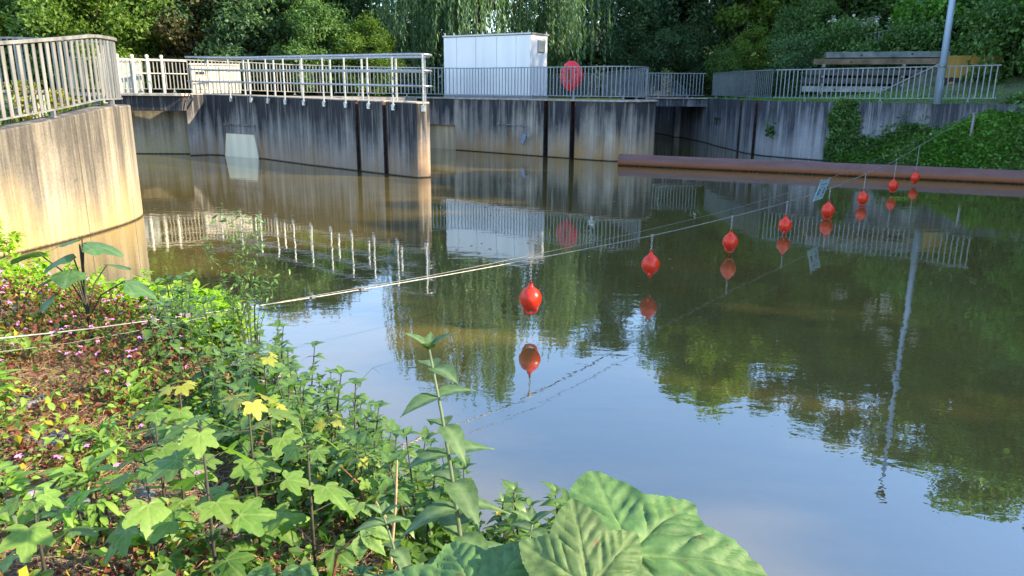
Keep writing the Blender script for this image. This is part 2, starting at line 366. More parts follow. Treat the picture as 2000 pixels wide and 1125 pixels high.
for i_ in (22,31,39,47):
    if i_<len(PIN)-1:
        x,y=PIN[i_];x2,y2=PIN[i_+1];b=MB();hh=pz(x,y)-.03;b.box((x,y,(hh-.2)/2),(.006,.006,hh+.2),math.atan2(y2-y,x2-x));b.build('formwork_joint',M['stem_dark'],head)
hg=MB();hg.add([(x,y,min(pz(x,y)-.22,1.82)) for x,y in offset(PIN,.40)],[tuple(range(n_))]);tag(hg.build('head_ground',M['soil']),kind='structure')
# far embankment ground, behind the walls
g=MB();g.add([(-90,29.6,2.0),(-14,29.6,2.0),(-9.4,32.0,2.0),(-4.6,32.6,2.0),(-2.0,31.4,2.0),(1.0,29.0,2.0),(3.2,27.0,2.0),(4.6,27.4,2.0),(5.1,29,2.0),(6.55,37,2.0),(7.0,46,2.0),(7.6,60,2.0),(7.6,80,2.0),(-90,80,2.0)],[tuple(range(14))])
tag(g.build('far_bank_ground',M['grass']),kind='structure')
RW=[(8.0,46),(8.9,40.5),(9.15,37),(9.15,33),(9.25,30.6),(9.55,29.35),(10.3,28.35),(11.2,27.4),(12.3,26.4),(14.3,24.85),(16.6,23.1)]
# right ground and hill as loft rows going outward
rows=[]
rw2=offset(RW,.3)
def loft(name,rows,mat):
    k=len(rows[0]);v=[p for r in rows for p in r];f=[]
    for i in range(len(rows)-1):
        for j in range(k-1):f.append((i*k+j,i*k+j+1,(i+1)*k+j+1,(i+1)*k+j))
    mb=MB();mb.add(v,f);return mb.build(name,mat,smooth=True)
r0=[(x,y,2.0) for x,y in offset(RW,.12)];r1=[(9.5,46,2.0),(10.6,40.5,2.0),(10.9,37.5,2.0),(10.9,34.5,2.0),(11.2,32.6,2.05),(11.9,31.4,2.1),(12.8,30.3,2.15),(13.6,29.3,2.2),(14.6,28.4,2.25),(16.6,27.2,2.3),(18.6,25.5,2.6)]
r2=[(14,47,2.4),(15,42,2.3),(15.5,40,2.3),(16,38,2.4),(16.4,36.4,2.5),(17,35,2.6),(17.4,34,2.7),(17.8,33.2,2.8),(18.2,32.4,3.0),(19.4,31,3.4),(21.5,28.5,3.9)]
r3=[(40+i*.6,60-i*2.6,10.) for i in range(11)]
tag(loft('right_bank_ground',[r0,r1,r2,r3],M['grass']),kind='structure')
lo=[(11.3,27.1,-.3),(12.2,26.2,-.3),(13.0,25.0,-.3),(14.2,23.6,-.3),(15.4,22.2,-.3),(16.6,19.5,-.3),(17.8,15,-.3),(18.4,8,-.3),(18.4,0,-.3),(17.4,-12,-.3)]
mi=[(11.4,27.3,.2),(12.6,26.1,.55),(13.6,25.1,.62),(14.4,24.3,1.1),(16.4,22.9,1.9),(18.0,20.0,1.7),(19.4,15,1.7),(20,8,1.7),(20,0,1.7),(19,-12,1.7)]
up=[(11.45,27.45,.2),(12.7,26.3,.6),(13.8,25.35,.85),(15.2,24.3,1.65),(18.6,25.5,2.6),(20.5,21,3.2),(21.5,16,3.2),(22,8,3.2),(22,0,3.2),(21,-12,3.2)]
ou=[(11.5,27.5,.2),(12.75,26.4,.6),(14.0,25.5,.85),(16.9,24.6,2.0),(21.5,28.5,3.9),(30,26,6),(36,20,7),(40,8,8),(40,0,8),(40,-14,8)]
BANKROWS=[lo,mi,up,ou];tag(loft('right_slope',BANKROWS,M['forest_floor']),kind='structure')
# wooded hill behind
v=[];f=[];nx,ny=40,12
for j in range(ny):
    for i in range(nx):
        x=-110+220*i/(nx-1);y=50+j*7;zz=1.9+9*(1-math.exp(-(j/5.)**1.6))+ (max(0,x-5)*.10)*min(1,j/3)+math.sin(x*.13)*.6*min(1,j/3)
        if 6<x<9 and j<4:zz-=2.5
        v.append((x,y,zz))
for j in range(ny-1):
    for i in range(nx-1):f.append((j*nx+i,j*nx+i+1,(j+1)*nx+i+1,(j+1)*nx+i))
hl=MB();hl.add(v,f);tag(hl.build('hill',M['forest_floor'],smooth=True),kind='structure')
# near bank
SH=[(-16,13),(-9,10.6),(-6.5,9.0),(-4.6,7.6),(-3.3,7.0),(-2.5,6.4),(-1.8,5.7),(-1.35,4.9),(-.95,4.35),(-.5,3.85),(-.05,3.45),(.35,3.1),(.9,2.6),(1.5,1.9),(2.3,.8),(3,-1),(3.6,-4),(4,-9)]
def sdist(x,y):
    d=min(seg_d(x,y,*SH[i],*SH[i+1]) for i in range(len(SH)-1))
    # inside test: polygon closed through far left/back
    poly=SH+[(-30,-9),(-30,13)];c=False;j=len(poly)-1
    for i in range(len(poly)):
        xi,yi=poly[i];xj,yj=poly[j]
        if (yi>y)!=(yj>y) and x<(xj-xi)*(y-yi)/(yj-yi)+xi:c=not c
        j=i
    return d if c else -d
_h=[(RNG.uniform(.8,2.5),RNG.uniform(0,6),RNG.uniform(0,6.3),RNG.uniform(-1,1)) for _ in range(6)]
def bankz(x,y):
    d=sdist(x,y)
    if d<0:return max(-.5,d*.8)
    b=.02*sum(math.sin(x*k*1.3+p)*math.sin(y*k+q) for k,p,q,_ in _h)
    return .02+.80*(1-math.exp(-d*1.1))+b*min(1,d)
v=[];f=[];nx,ny=90,90
for j in range(ny):
    for i in range(nx):
        u=(i/(nx-1));x=-18+23*(u**.75);y=-6+20*(j/(ny-1));v.append((x,y,bankz(x,y)))
for j in range(ny-1):
    for i in range(nx-1):f.append((j*nx+i,j*nx+i+1,(j+1)*nx+i+1,(j+1)*nx+i))
nb=MB();nb.add(v,f);tag(nb.build('near_bank_ground',M['soil'],smooth=True),kind='structure')
# ------------------------------------------------------------------ walls
def notch(P0,P1,ts,w,d,side):       # points P0->P1 with rectangular notches centred at fractions ts
    a=Vector(P0);b=Vector(P1);u=(b-a).normalized();nn=Vector((-u.y,u.x))*side;out=[tuple(a)]
    Ln=(b-a).length
    for t in ts:
        c=a+u*(t*Ln);p=c-u*w/2;q=c+u*w/2;out+=[tuple(p),tuple(p+nn*d),tuple(q+nn*d),tuple(q)]
    return out+[tuple(b)],[(a+u*(t*Ln),u,nn) for t in ts]
# pier
fr_,slots=notch((-6.66,24.6),(-2.72,21.13),[.53,.77],.17,.22,1)
pier_poly=[(-11.6,27.55),(-11.1,27.95),(-10.62,27.85),(-8.6,26.5)]+fr_+[(-2.62,21.07),(-2.59,21.075),(-2.32,21.27),(-2.30,21.32),(-2.33,21.6),(-2.45,22.6),(-3.0,23.1),(-7.2,26.7),(-9.2,28.4),(-11.6,29.2)]
def pierz(x,y):return 2.0+.135*min(1,max(0,(-2.3-x)/9.3))
pier=empty('concrete_pier',(-6,25,0),'long dark streaked concrete pier with pipe handrail, standing in the sunlit water at left','pier')
def P_(mb,name,mat,parent,**k):
    o=mb.build(name,mat,parent,**k);
    if parent:o.location=Vector(o.location)-Vector(parent.location)
    return o
b=MB();b.prism(pier_poly,-1.5,pierz);P_(b,'wall',M['conc_pier'],pier,auto=True)
b=MB();b.prism(pier_poly,lambda x,y:pierz(x,y)+.004,lambda x,y:pierz(x,y)+.03);P_(b,'coping',M['coping'],pier)
def slot_lining(parent,slots,w,d,ztop,mat=M['steel_dark']):
    for c,u,nn in slots:
        b=MB();ang=math.atan2(u.y,u.x)
        for s in(-1,1):
            q=c+u*(s*(w/2-.008))+nn*(d/2-.01);b.box((q.x,q.y,ztop/2-.3),(.012,d+.03,ztop+.6),ang)
        q=c+nn*(d-.01);b.box((q.x,q.y,ztop/2-.3),(w-.03,.012,ztop+.6),ang);P_(b,'stop_log_slot',mat,parent)
        for s in(-1,1):
            b=MB();e=c+nn*.03+u*(s*(w/2+.012));b.box((e.x,e.y,ztop-.06),(.03,.09,.14),ang);P_(b,'slot_top_angle',M['rust_top'],parent)
slot_lining(pier,slots,.17,.22,2.03)
def niche(parent,x0,y0,u,w0,w1,zt,mat,out=-.012,frame=True):
    # plate: trapezoid, wider at the water; frame strips around it
    nn=Vector((u.y,-u.x));
    def pt(s,z,o):return (x0+u.x*s+nn.x*o,y0+u.y*s+nn.y*o,z)
    b=MB();o1=.012;v=[pt(-w0/2,-.2,o1),pt(w0/2,-.2,o1),pt(w1/2,zt,o1),pt(-w1/2,zt,o1)];v+=[pt(-w0/2,-.2,-.03),pt(w0/2,-.2,-.03),pt(w1/2,zt,-.03),pt(-w1/2,zt,-.03)]
    b.add(v,[(0,1,2,3),(1,5,6,2),(2,6,7,3),(0,3,7,4)]);P_(b,'niche_plate',mat,parent)
    b=MB()
    def strip(s0,z0,s1,z1,wd,th):
        d=Vector((s1-s0,z1-z0)).normalized();q=Vector((-d.y,d.x))*wd/2
        c=[(s0-q.x,z0-q.y),(s1-q.x,z1-q.y),(s1+q.x,z1+q.y),(s0+q.x,z0+q.y)]
        b.add([pt(s,z,th) for s,z in c]+[pt(s,z,-.02) for s,z in c],[(0,1,2,3),(0,4,5,1),(1,5,6,2),(2,6,7,3),(3,7,4,0)])
    strip(-w0/2-.03,-.2,-w1/2-.05,zt+.3,.07,.03);strip(w0/2+.03,-.2,w1/2+.05,zt+.3,.07,.03);strip(-w1/2-.1,zt+.32,w1/2+.1,zt+.32,.05,.05)
    strip(-w1/2,zt+.14,w1/2,zt+.14,.26,.018)
    P_(b,'niche_frame',M['seam'] if not frame else M['conc_pier'],parent)
u_=(Vector((-8.6,26.5))-Vector((-10.62,27.85))).normalized();niche(pier,-9.62,27.18,u_,1.95,1.55,.80,M['plate'])
# brushwood caught at foot
# left deck beam and back wall under it
dk=empty('concrete_footbridge',(-13,27,0),'low concrete footbridge with dark soffit beam between rounded wall and pier','footbridge')
b=MB();b.box((-13.6,27.35,1.83),(4.1,.35,.5),-.02);P_(b,'beam',M['conc_pier'],dk,bevel=.015)
b=MB();b.box((-13.6,27.5,2.13),(4.3,.9,.09),-.02);P_(b,'deck_slab',M['coping'],dk,bevel=.01)
aw=MB();aw.prism([(-20,27.9),(-11.65,28.3),(-11.65,29.2),(-20,29.6)],-1.5,2.0);tag(aw.build('recessed_wall',M['conc_sun']),'ochre lit concrete wall set back under the low footbridge','wall')
# connecting deck between pier and mid wall
cd=MB();cd.prism([(-20,29.2),(-14.2,28.3),(-11.7,29.3),(-9.3,28.5),(-7.3,26.9),(-6.0,29.5),(-3.9,31.6),(-6.2,33),(-20,34)],-1.5,2.06);tag(cd.build('walkway_slab',M['deck']),'pale concrete walkway slab behind the long pier','walkway')
# mid wall
f1,s1=notch((-2.32,31.1),(3.05,26.78),[.655,.825],.2,.25,1)
mid_poly=[(-2.32,31.9)]+f1+[(3.12,26.8),(3.16,26.72),(3.7,26.52),(4.2,26.6),(4.6,26.85),(4.95,27.4),(5.15,28.1),(5.2,28.9),(5.75,32),(6.6,37),(7.0,46),(6.5,46),(4.6,32.4),(4.3,28.4),(3.9,27.6),(3.2,27.6),(-1.8,31.9)]
mid=empty('concrete_quay_wall',(1,28,0),'streaked grey concrete quay wall with rounded end below the white cabin','quay wall')
b=MB();b.prism(mid_poly,-1.5,2.0);P_(b,'wall',M['conc_mid'],mid,auto=True)
b=MB();b.prism([(-5.0,33.25),(-2.30,31.102),(-2.30,32.2),(-4.6,34.0)],.98,2.0);P_(b,'lintel',M['conc_mid'],mid)
b=MB();b.prism([(-4.8,33.35),(-2.28,31.25),(-2.28,31.6),(-4.6,33.6)],-.5,1.02);P_(b,'niche_plate',M['plate2'],mid)
# coping slab sits on the quay
cop_in=[(4.3,28.4),(3.9,27.8),(3.3,27.8),(-1.8,31.9)]
b=MB();b.prism([(-5.0,33.23),(-2.34,31.07),(3.1,26.73),(3.7,26.47),(4.22,26.55),(4.66,26.82),(5.0,27.38),(5.2,28.1),(5.25,28.9),(5.3,29.5),(4.6,29.6),(4.3,28.6),(3.9,27.9),(3.2,27.9),(-2.0,32.1),(-4.7,34.2)],2.004,2.06);P_(b,'coping',M['coping'],mid,bevel=.01)
slot_lining(mid,s1,.2,.25,1.98)
# sensor arm
sa=empty('water_level_sensor',(-.55,29.6,1.2),'thin wall-mounted pipe arm with blue-grey probe on the quay wall','sensor')
uu=Vector((5.37,-4.32)).normalized();nn=Vector((uu.y,-uu.x))
def Wp(t,o,z):return (-2.32+uu.x*t+nn.x*o,31.1+uu.y*t+nn.y*o,z)
b=MB();b.tube([Wp(2.3,.0,1.12),Wp(2.3,.16,1.12),Wp(3.7,.16,1.1),Wp(3.76,.16,1.06),Wp(3.78,.16,.75)],.018,6);b.box(Wp(2.3,.02,1.12),(.03,.1,.16),math.atan2(uu.y,uu.x)+PI/2);P_(b,'arm',M['galv_w'],sa)
b=MB();x,y,z=Wp(3.65,.2,.62);b.box((0,0,0),(.15,.08,.36));o=b.build('probe',M['probe'],sa,bevel=.01);o.location=Vector((x,y,z))-sa.location;o.rotation_euler=(0,R(25),math.atan2(uu.y,uu.x))
b=MB();b.box(Wp(3.84,.17,.78),(.09,.09,.22),0);P_(b,'clamp',M['galv_w'],sa)
# right wall
# right wall travels toward camera; land lies to the left of travel (+x side)
seg,s2=notch((9.15,33.6),(9.25,30.6),[.70],.2,.22,1)
seg2,s3=notch((9.25,30.6),(9.55,29.35),[.45],.2,.22,1)
RWf=[(8.0,46),(8.9,40.5),(9.15,37)]+seg+seg2[1:]+[(10.3,28.35),(11.2,27.4),(12.3,26.4),(14.3,24.85),(16.6,23.1)]
rwall=empty('concrete_channel_wall',(9.5,29,0),'blue-grey concrete channel wall on the right with ivy hanging over it','channel wall')
b=MB();b.prism(RWf+list(reversed([(8.6,46.2),(9.5,40.6),(9.75,37),(9.75,33.4),(9.9,30.9),(10.1,29.9),(10.7,28.9),(11.6,27.9),(12.7,26.9),(14.6,25.3),(16.9,23.6)])),-1.5,2.05);P_(b,'wall',M['conc_right'],rwall,auto=True)
slot_lining(rwall,s2+s3,.2,.22,2.02)
niche(rwall,9.14,34.6,Vector((.02,-1)).normalized(),1.5,1.0,.9,M['conc_right'])
br=empty('channel_bridge',(8,37,0),'short flat concrete bridge over the dark side channel','bridge')
b=MB();b.prism([(6.3,36.9),(9.5,36.9),(9.4,40.2),(6.6,40.2)],1.66,2.02);P_(b,'deck',M['conc_right'],br,bevel=.02)
b=MB();b.prism([(6.3,36.82),(9.6,36.82),(9.6,37.3),(6.3,37.3)],2.024,2.075);P_(b,'edge_slab',M['coping'],br)
b=MB();b.box((8.75,41.2,.6),(.5,.5,3.2),.1);P_(b,'abutment',M['conc_right'],br)
# ------------------------------------------------------------------ bar railings
BARM={}
def bar_mesh(h,mat,w=.045,t=.014):
    k=(round(h,2),mat.name)
    if k not in BARM:
        b=MB();b.box((0,0,h/2),(t,w,h));BARM[k]=b.mesh('bar',mat)
    return BARM[k]
def resample(P,step):
    out=[];d=0;nxt=step*.5
    for i in range(len(P)-1):
        a=Vector(P[i]);b_=Vector(P[i+1]);Ln=(b_.xy-a.xy).length;ang=math.atan2(b_.y-a.y,b_.x-a.x)
        while nxt<=d+Ln:
            out.append((a.lerp(b_,(nxt-d)/Ln),ang));nxt+=step
        d+=Ln
    return out
def bar_rail(path,label,mat,h=1.12,step=.14,post=1.9,group=None,cat='railing',maxb=100,barw=.045,name='bar_railing',foot=.12,rail=.05):
    o=path[len(path)//2];root=empty(name,o,label,cat,group);O=Vector(o)
    def rel(p,dz=0):return (p[0]-O.x,p[1]-O.y,p[2]-O.z+dz)
    def ribbon(dz,w,t):
        n=len(path);v=[];f=[]
        L_=offset([(p[0],p[1]) for p in path],w/2);R_=offset([(p[0],p[1]) for p in path],-w/2)
        for p,l,r in zip(path,L_,R_):
            for q,e in((l,-t/2),(r,-t/2),(r,t/2),(l,t/2)):v.append((q[0]-O.x,q[1]-O.y,p[2]-O.z+dz+e))
        for i in range(n-1):
            for k in range(4):f.append((i*4+k,i*4+(k+1)%4,(i+1)*4+(k+1)%4,(i+1)*4+k))
        f+=[(3,2,1,0),tuple((n-1)*4+k for k in range(4))];b=MB();b.add(v,f);return b
    ribbon(h,rail,.035 if rail<.07 else .05).build('top_rail',mat,root);ribbon(foot,.05,.025).build('bottom_rail',mat,root)
    pts=resample(path,step);order=sorted(range(len(pts)),key=lambda i:math.hypot(pts[i][0].x,pts[i][0].y))
    near=set(order[:maxb]);me=bar_mesh(h-foot-.03,mat,barw);rest=MB()
    for i,(p,a) in enumerate(pts):
        if i in near:link_mesh('bar',me,root,rel(p,foot+.013),(0,0,a+PI/2))
        else:
            q=rel(p,foot+.013);rest.box((q[0],q[1],q[2]+(h-foot-.03)/2),(.014,barw,h-foot-.03),a+PI/2)
    if rest.v:o2=rest.build('bars',mat,root);o2['kind']='stuff'
    pm=MB();pm.box((0,0,foot/2-.013),(.045,.06,foot));pm.box((0,0,.01),(.12,.12,.02));pm=pm.mesh('post_foot',mat)
    for p,a in resample(path,post):link_mesh('post_foot',pm,root,rel(p),(0,0,a))
    return root
def z3(P,fz):return [(x,y,fz(x,y) if callable(fz) else fz) for x,y in P]
front=offset(PIN,.14)
ft=[i for i,(x,y) in enumerate(PIN) if y<14.5 or x>-7.2]
k=max(i for i,(x,y) in enumerate(PIN) if y<14.75 and x>-7.5)
bar_rail([(x,y,pz(x,y)) for x,y in front[9:k+1]],'sunlit pale bar railing along the near edge of the rounded concrete wall',M['galv_w'],1.16,.145,1.7,rail=.085,barw=.062)
bk=[(x,y,2.03+.02*(i)) for i,(x,y) in enumerate(offset(PIN[k:-1],.16))]
bk=[(x,y,2.05+min(.12,.05*max(0,-7.4-x))) for x,y,_ in bk]
bar_rail(bk,'bar railing along the far edge of the rounded wall, seen behind its near railing',M['galv_w'],1.14,.145,1.7,barw=.036)
bar_rail([(-15.2,26.95,2.2),(-14.3,27.05,2.2),(-13.2,27.75,2.2),(-11.8,28.6,2.2),(-10.2,29.8,2.17),(-8.6,30.7,2.12),(-7.2,31.0,2.1)],'weathered bar railing behind the pipe handrail, running past the cream cabinets',M['galv_w'],1.14,.125,2.2,barw=.036)
rp=[(-7.1,31.0,2.1),(-3.8,31.3,2.08),(-2.0,31.15,2.06),(.6,29.1,2.06),(3.05,27.12,2.06)]+[(3.6,26.92,2.06),(4.05,26.98,2.06),(4.4,27.2,2.06),(4.68,27.6,2.06),(4.83,28.2,2.06),(4.86,28.9,2.06)]
rp=rp[:5]+smooth_path(rp[4:],1)[1:]
bar_rail(rp,'grey bar railing on the quay wall, in front of the white cabin and lifebuoy',M['galv_b'],1.12,.15,1.9,barw=.034)
bar_rail([(4.84,29.1,2.06),(4.6,31,2.04),(4.3,33,2.04),(3.95,35.3,2.04)],'grey bar railing running back from the rounded quay end, bars closed up by the view',M['galv_b'],1.12,.14,1.9,barw=.052)
bar_rail([(3.9,35.6,2.02),(2.9,38,2.02),(1.2,40.5,2.02),(-1.5,42.5,2.02)],'distant bar railing behind the lifebuoy and cabin',M['galv_b'],1.12,.15,2.0,barw=.034)
bar_rail([(6.15,37.0,2.06),(9.05,37.0,2.06)],'short grey bar railing across the channel bridge',M['galv_b'],1.12,.15,1.4,barw=.034)
bar_rail([(6.9,39.9,2.0),(8.0,40.4,2.0),(9.1,41.2,1.3),(9.5,42.5,.9)],'sloping bar railing descending behind the channel bridge',M['galv_b'],1.12,.13,1.4,barw=.034)
bar_rail([(9.35,36.9,2.07),(9.35,33.5,2.06),(9.45,30.7,2.05),(9.75,29.55,2.05)],'blue-grey bar railing above the right channel wall, bars closed up by the view',M['galv_b'],1.12,.13,1.6,barw=.052)
bar_rail([(9.8,29.45,2.05),(10.5,28.6,2.05),(11.4,27.66,2.06),(12.5,26.7,2.07),(14.2,25.4,2.10),(15.2,24.62,2.12)],'open grey bar railing in front of the girder stack on the right',M['galv_b'],1.12,.165,2.6,barw=.034)
bar_rail([(16.4,37.2,3.9),(18.0,36.6,4.2),(20.0,35.8,4.6),(23.5,35.0,5.2)],'high sloping bar railing half buried in bushes on the right hillside',M['galv_w'],1.1,.16,2.2)
# ------------------------------------------------------------------ pipe handrail on the pier
hr=empty('pipe_handrail',(-6,25,2),'bright galvanised three-rail pipe handrail looping round the pier end','handrail')
near=[(-11.45,27.55),(-10.3,27.5),(-8.82,26.52),(-6.68,24.52),(-4.6,22.68),(-2.75,21.05),(-2.5,20.98)]
endc=[(-2.36,21.0),(-2.27,21.12),(-2.24,21.4),(-2.3,21.9),(-2.42,22.4),(-2.62,22.72),(-2.95,22.95)]
farp=[(-4.0,23.85),(-7.15,26.5),(-9.2,28.2),(-11.4,29.0)]
def railz(x,y,dz):return pierz(x,y)+dz
loop=near+endc+farp
for dz,r in((1.27,.036),(.86,.028),(.46,.028)):
    P=[(x,y,railz(x,y,dz)) for x,y in loop];b=MB();b.tube(P,r,8);P_(b,'top_rail' if dz>1.2 else 'mid_rail',M['galv'],hr,smooth=True)
def post(x,y,side,par):
    z=pierz(x,y);b=MB();b.box((0,0,.53),(.034,.048,1.46));o=b.build('post',M['galv'],par,bevel=.008);o.location=Vector((x,y,z))-Vector(par.location);o.rotation_euler=(0,0,R(-40))
    b=MB();b.box((0,.0,-.12),(.12,.05,.16));b.tube([(-.04,-.045,-.09),(-.04,-.01,-.09)],.014,6);b.tube([(.04,-.045,-.15),(.04,-.01,-.15)],.014,6);q=b.build('bracket',M['galv'],o)
for p,a in resample([(a,b_,0) for a,b_ in near[1:]],1.08):post(p.x,p.y,1,hr)
post(-2.42,20.97,1,hr)
for p,a in resample([(a,b_,0) for a,b_ in ([endc[-1]]+farp)],1.6):
    b=MB();b.box((0,0,.62),(.05,.06,1.3));b.box((0,0,-.01),(.14,.14,.02));o=b.build('post',M['galv'],hr,bevel=.008);o.location=Vector((p.x+.05,p.y+.02,pierz(p.x,p.y)+.03))-Vector(hr.location);o.rotation_euler=(0,0,R(-40))
b=MB();b.box((0,0,.62),(.05,.06,1.3));o=b.build('post',M['galv'],hr);o.location=Vector((-2.52,22.35,2.03))-Vector(hr.location)
# ------------------------------------------------------------------ white cabin
cab=empty('white_cabin',(-.76,31.66,2.02),'large white panelled equipment cabin behind the quay railing','cabin',rz=math.atan2(-.55,.836))
# local x along front (4.15), y depth 1.3
Lx,Ly,Hz=4.15,1.3,2.38
b=MB();b.box((0,0,.06),(Lx+.05,Ly+.05,.12));b.build('plinth',M['seam'],cab)
for i in range(5):
    ws=[.66,.95,1.0,.9,.64];x0=-Lx/2+sum(ws[:i]);b=MB();b.box((x0+ws[i]/2,-Ly/2+.02,1.25),(ws[i]-.014,.04,2.24));b.build('front_panel',M['white'],cab,bevel=.006)
b=MB();b.box((Lx/2-.02,0,1.25),(.04,Ly-.09,2.24));b.build('side_panel',M['white'],cab,bevel=.006)
b=MB();b.box((-Lx/2+.02,0,1.25),(.04,Ly-.09,2.24));b.build('side_panel',M['white'],cab,bevel=.006)
b=MB();b.box((0,Ly/2-.02,1.25),(Lx-.09,.04,2.24));b.build('rear_panel',M['white'],cab)
b=MB();b.box((0,0,1.22),(Lx-.06,Ly-.06,2.2));b.build('inner_frame',M['seam'],cab)
b=MB();b.box((0,0,2.42),(Lx+.07,Ly+.07,.07));b.build('roof',M['galv'],cab,bevel=.01)
for x,y in((-Lx/2+.05,-Ly/2+.03),(-Lx/2+.5,-Ly/2+.03),(-.15,-Ly/2+.03),(Lx/2-.1,-Ly/2+.03),(Lx/2-.05,Ly/2-.05)):
    b=MB();b.lathe([(0,2.45),(.035,2.45),(.035,2.49),(.022,2.50),(.022,2.55),(0,2.555)],8,(x,y));b.build('lifting_lug',M['galv'],cab)
b=MB()
b.box((Lx/2+.02,.12,1.98),(.04,.48,.44));vt=b.build('vent',M['galv'],cab)
b=MB()
for k in range(6):b.box((Lx/2+.05,-.08+k*.08,1.98),(.03,.03,.40))
b.build('louvre',M['cream'],vt)
# cream cabinets
c1=empty('cream_cabinet',(-11.55,30.4,2.06),'wide cream control cabinet with a dark slot, behind the pipe handrail','cabinet',rz=.45)
b=MB();b.box((0,0,.62),(1.75,.7,1.04));b.build('body',M['cream'],c1,bevel=.02);b=MB();b.box((0,0,1.17),(1.82,.78,.06));b.build('lid',M['cream'],c1,bevel=.01)
b=MB();b.box((-.55,-.355,.85),(.3,.02,.09));b.build('slot',M['ink'],c1);b=MB();b.box((.12,-.352,.62),(.012,.012,.9));b.build('door_gap',M['ink'],c1)
b=MB()
for s in(-1,1):b.box((s*.7,0,.05),(.1,.6,.1))
b.build('foot',M['seam'],c1)
c2=empty('grey_green_cabinet',(-14.0,28.5,2.1),'small grey-green cabinet beside the bollard-topped posts, left of the wide cream cabinet','cabinet',rz=.35)
b=MB();b.box((0,0,.6),(.95,.5,1.12));b.build('body',simple('grey_green_paint',(.38,.42,.38),.5),c2,bevel=.02)
b=MB();b.box((.2,-.26,.6),(.012,.014,1.0));b.build('door_gap',M['ink'],c2)
b=MB();b.box((0,0,1.18),(1.0,.56,.04));b.build('lid',M['cream'],c2)
gate=empty('barrier_posts',(-13.2,27.7,2.1),'row of round-topped cream posts carrying a rail, by the grey-green cabinet','barrier',rz=.55)
for i in range(5):
    b=MB();b.lathe([(0,0),(.05,0),(.05,1.3),(.062,1.31),(.062,1.35),(.045,1.38),(0,1.39)],10,(-1.1+i*.47,0));b.build('post',M['cream'],gate,auto=True)
b=MB();b.tube([(-1.1,0,1.2),(1.6,0,1.2)],.03,8);b.tube([(-.1,0,.75),(1.6,0,.75)],.02,6);b.build('rail',M['cream'],gate)
# low grey container inside the rounded head
hb=empty('grey_box',(-9.2,12.7,1.75),'long low grey-green box behind the near railing of the rounded wall','box',rz=.25)
b=MB();b.box((0,0,.28),(2.6,.8,.5));b.build('body',simple('dull_green_grey',(.33,.38,.34),.6),hb,bevel=.02);b=MB();b.box((0,0,.55),(2.7,.9,.05));b.build('lid',M['galv_w'],hb,bevel=.01)
# ------------------------------------------------------------------ lifebuoy housing
lb=empty('lifebuoy_housing',(2.12,28.42,2.04),'bright red lifebuoy housing on a post behind the quay railing','lifebuoy housing',rz=R(-36))
b=MB();b.tube([(0,.1,0),(0,.1,.75)],.035,8);b.build('post',M['galv'],lb)
b=MB();pts=[]
for k in range(32):
    a=2*PI*k/32;r=.44+.035*abs(math.cos(a*2));pts.append((r*math.cos(a)*.97,r*math.sin(a)*1.1))
v=[(x,.0,.84+z) for x,z in pts]+[(x*1.0,-.12,.84+z) for x,z in pts]+[(x*.84,-.2,.84+z*.84) for x,z in pts]+[(x*.5,-.22,.84+z*.5) for x,z in pts]
f=[tuple(range(31,-1,-1))]
for r in range(3):
    for k in range(32):f.append((r*32+k,r*32+(k+1)%32,(r+1)*32+(k+1)%32,(r+1)*32+k))
f.append(tuple(range(96,128)));b.add(v,[tuple(reversed(q)) for q in f]);b.build('shell',M['red'],lb,auto=True)
b=MB()
for k in range(8):
    a=2*PI*(k+.5)/8;b.tube([(.2*math.cos(a),-.215,.84+.22*math.sin(a)),(.36*math.cos(a),-.21,.84+.40*math.sin(a))],.026,6)
b.build('rib',M['red'],lb)
b=MB();b.box((0,-.235,.84),(.2,.03,.42));b.build('recess',M['eye'],lb,bevel=.02)
b=MB();b.tube([(-.26,-.25,.66),(.16,-.25,.66)],.014,6);b.build('latch',M['galv'],lb)
# ------------------------------------------------------------------ lamp post, girders, yellow trailer
lp=empty('lamp_post',(13.55,24.95,2.04),'tall pale blue-grey lamp post at the right end of the channel wall','lamp post')
b=MB();b.tube([(0,0,0),(0,0,2.5),(0,0,6.5),(0,0,9.0)],[.115,.098,.075,.06],16);b.build('pole',M['lamp'],lp,smooth=True)
b=MB();b.tube([(0,0,1.12),(0,0,1.2)],.112,16);b.build('collar',M['galv_w'],lp,smooth=True)
b=MB();b.box((0,-.097,.6),(.1,.015,.3));b.build('service_hatch',M['lamp'],lp,bevel=.006)
b=MB();b.tube([(0,0,8.95),(-.1,-.2,9.25),(-.3,-.6,9.4)],.035,8);b.build('arm',M['lamp'],lp)
b=MB();b.box((-.42,-.85,9.4),(.22,.6,.12),-.46);b.build('lamp_head',M['galv_w'],lp,bevel=.03)
hgd=math.atan2(-.35,1)
gmat=[simple('girder_blue_grey',(.16,.19,.19),.7,.2,.35,2.5,.2),simple('girder_ochre',(.18,.13,.08),.8,.1,.35,2.5,.2),simple('girder_pale',(.36,.35,.31),.75,0,.3,2.5,.2),simple('girder_dark',(.085,.08,.075),.8,.1,.4,2.5,.2)]
lay=[(0.30,[2,3],4.3,-.1,'pale grey'),(.62,[3,3],4.3,-.15,'dark grey'),(.94,[3,0],4.4,.1,'dark grey'),(1.36,[1,3],4.6,.4,'ochre'),(1.62,[0,1],4.4,.75,'blue-grey')]
names={0:'blue-grey',1:'ochre brown',2:'pale grey-white',3:'dark weathered'};lev=['bottom','second','third','fourth','top']
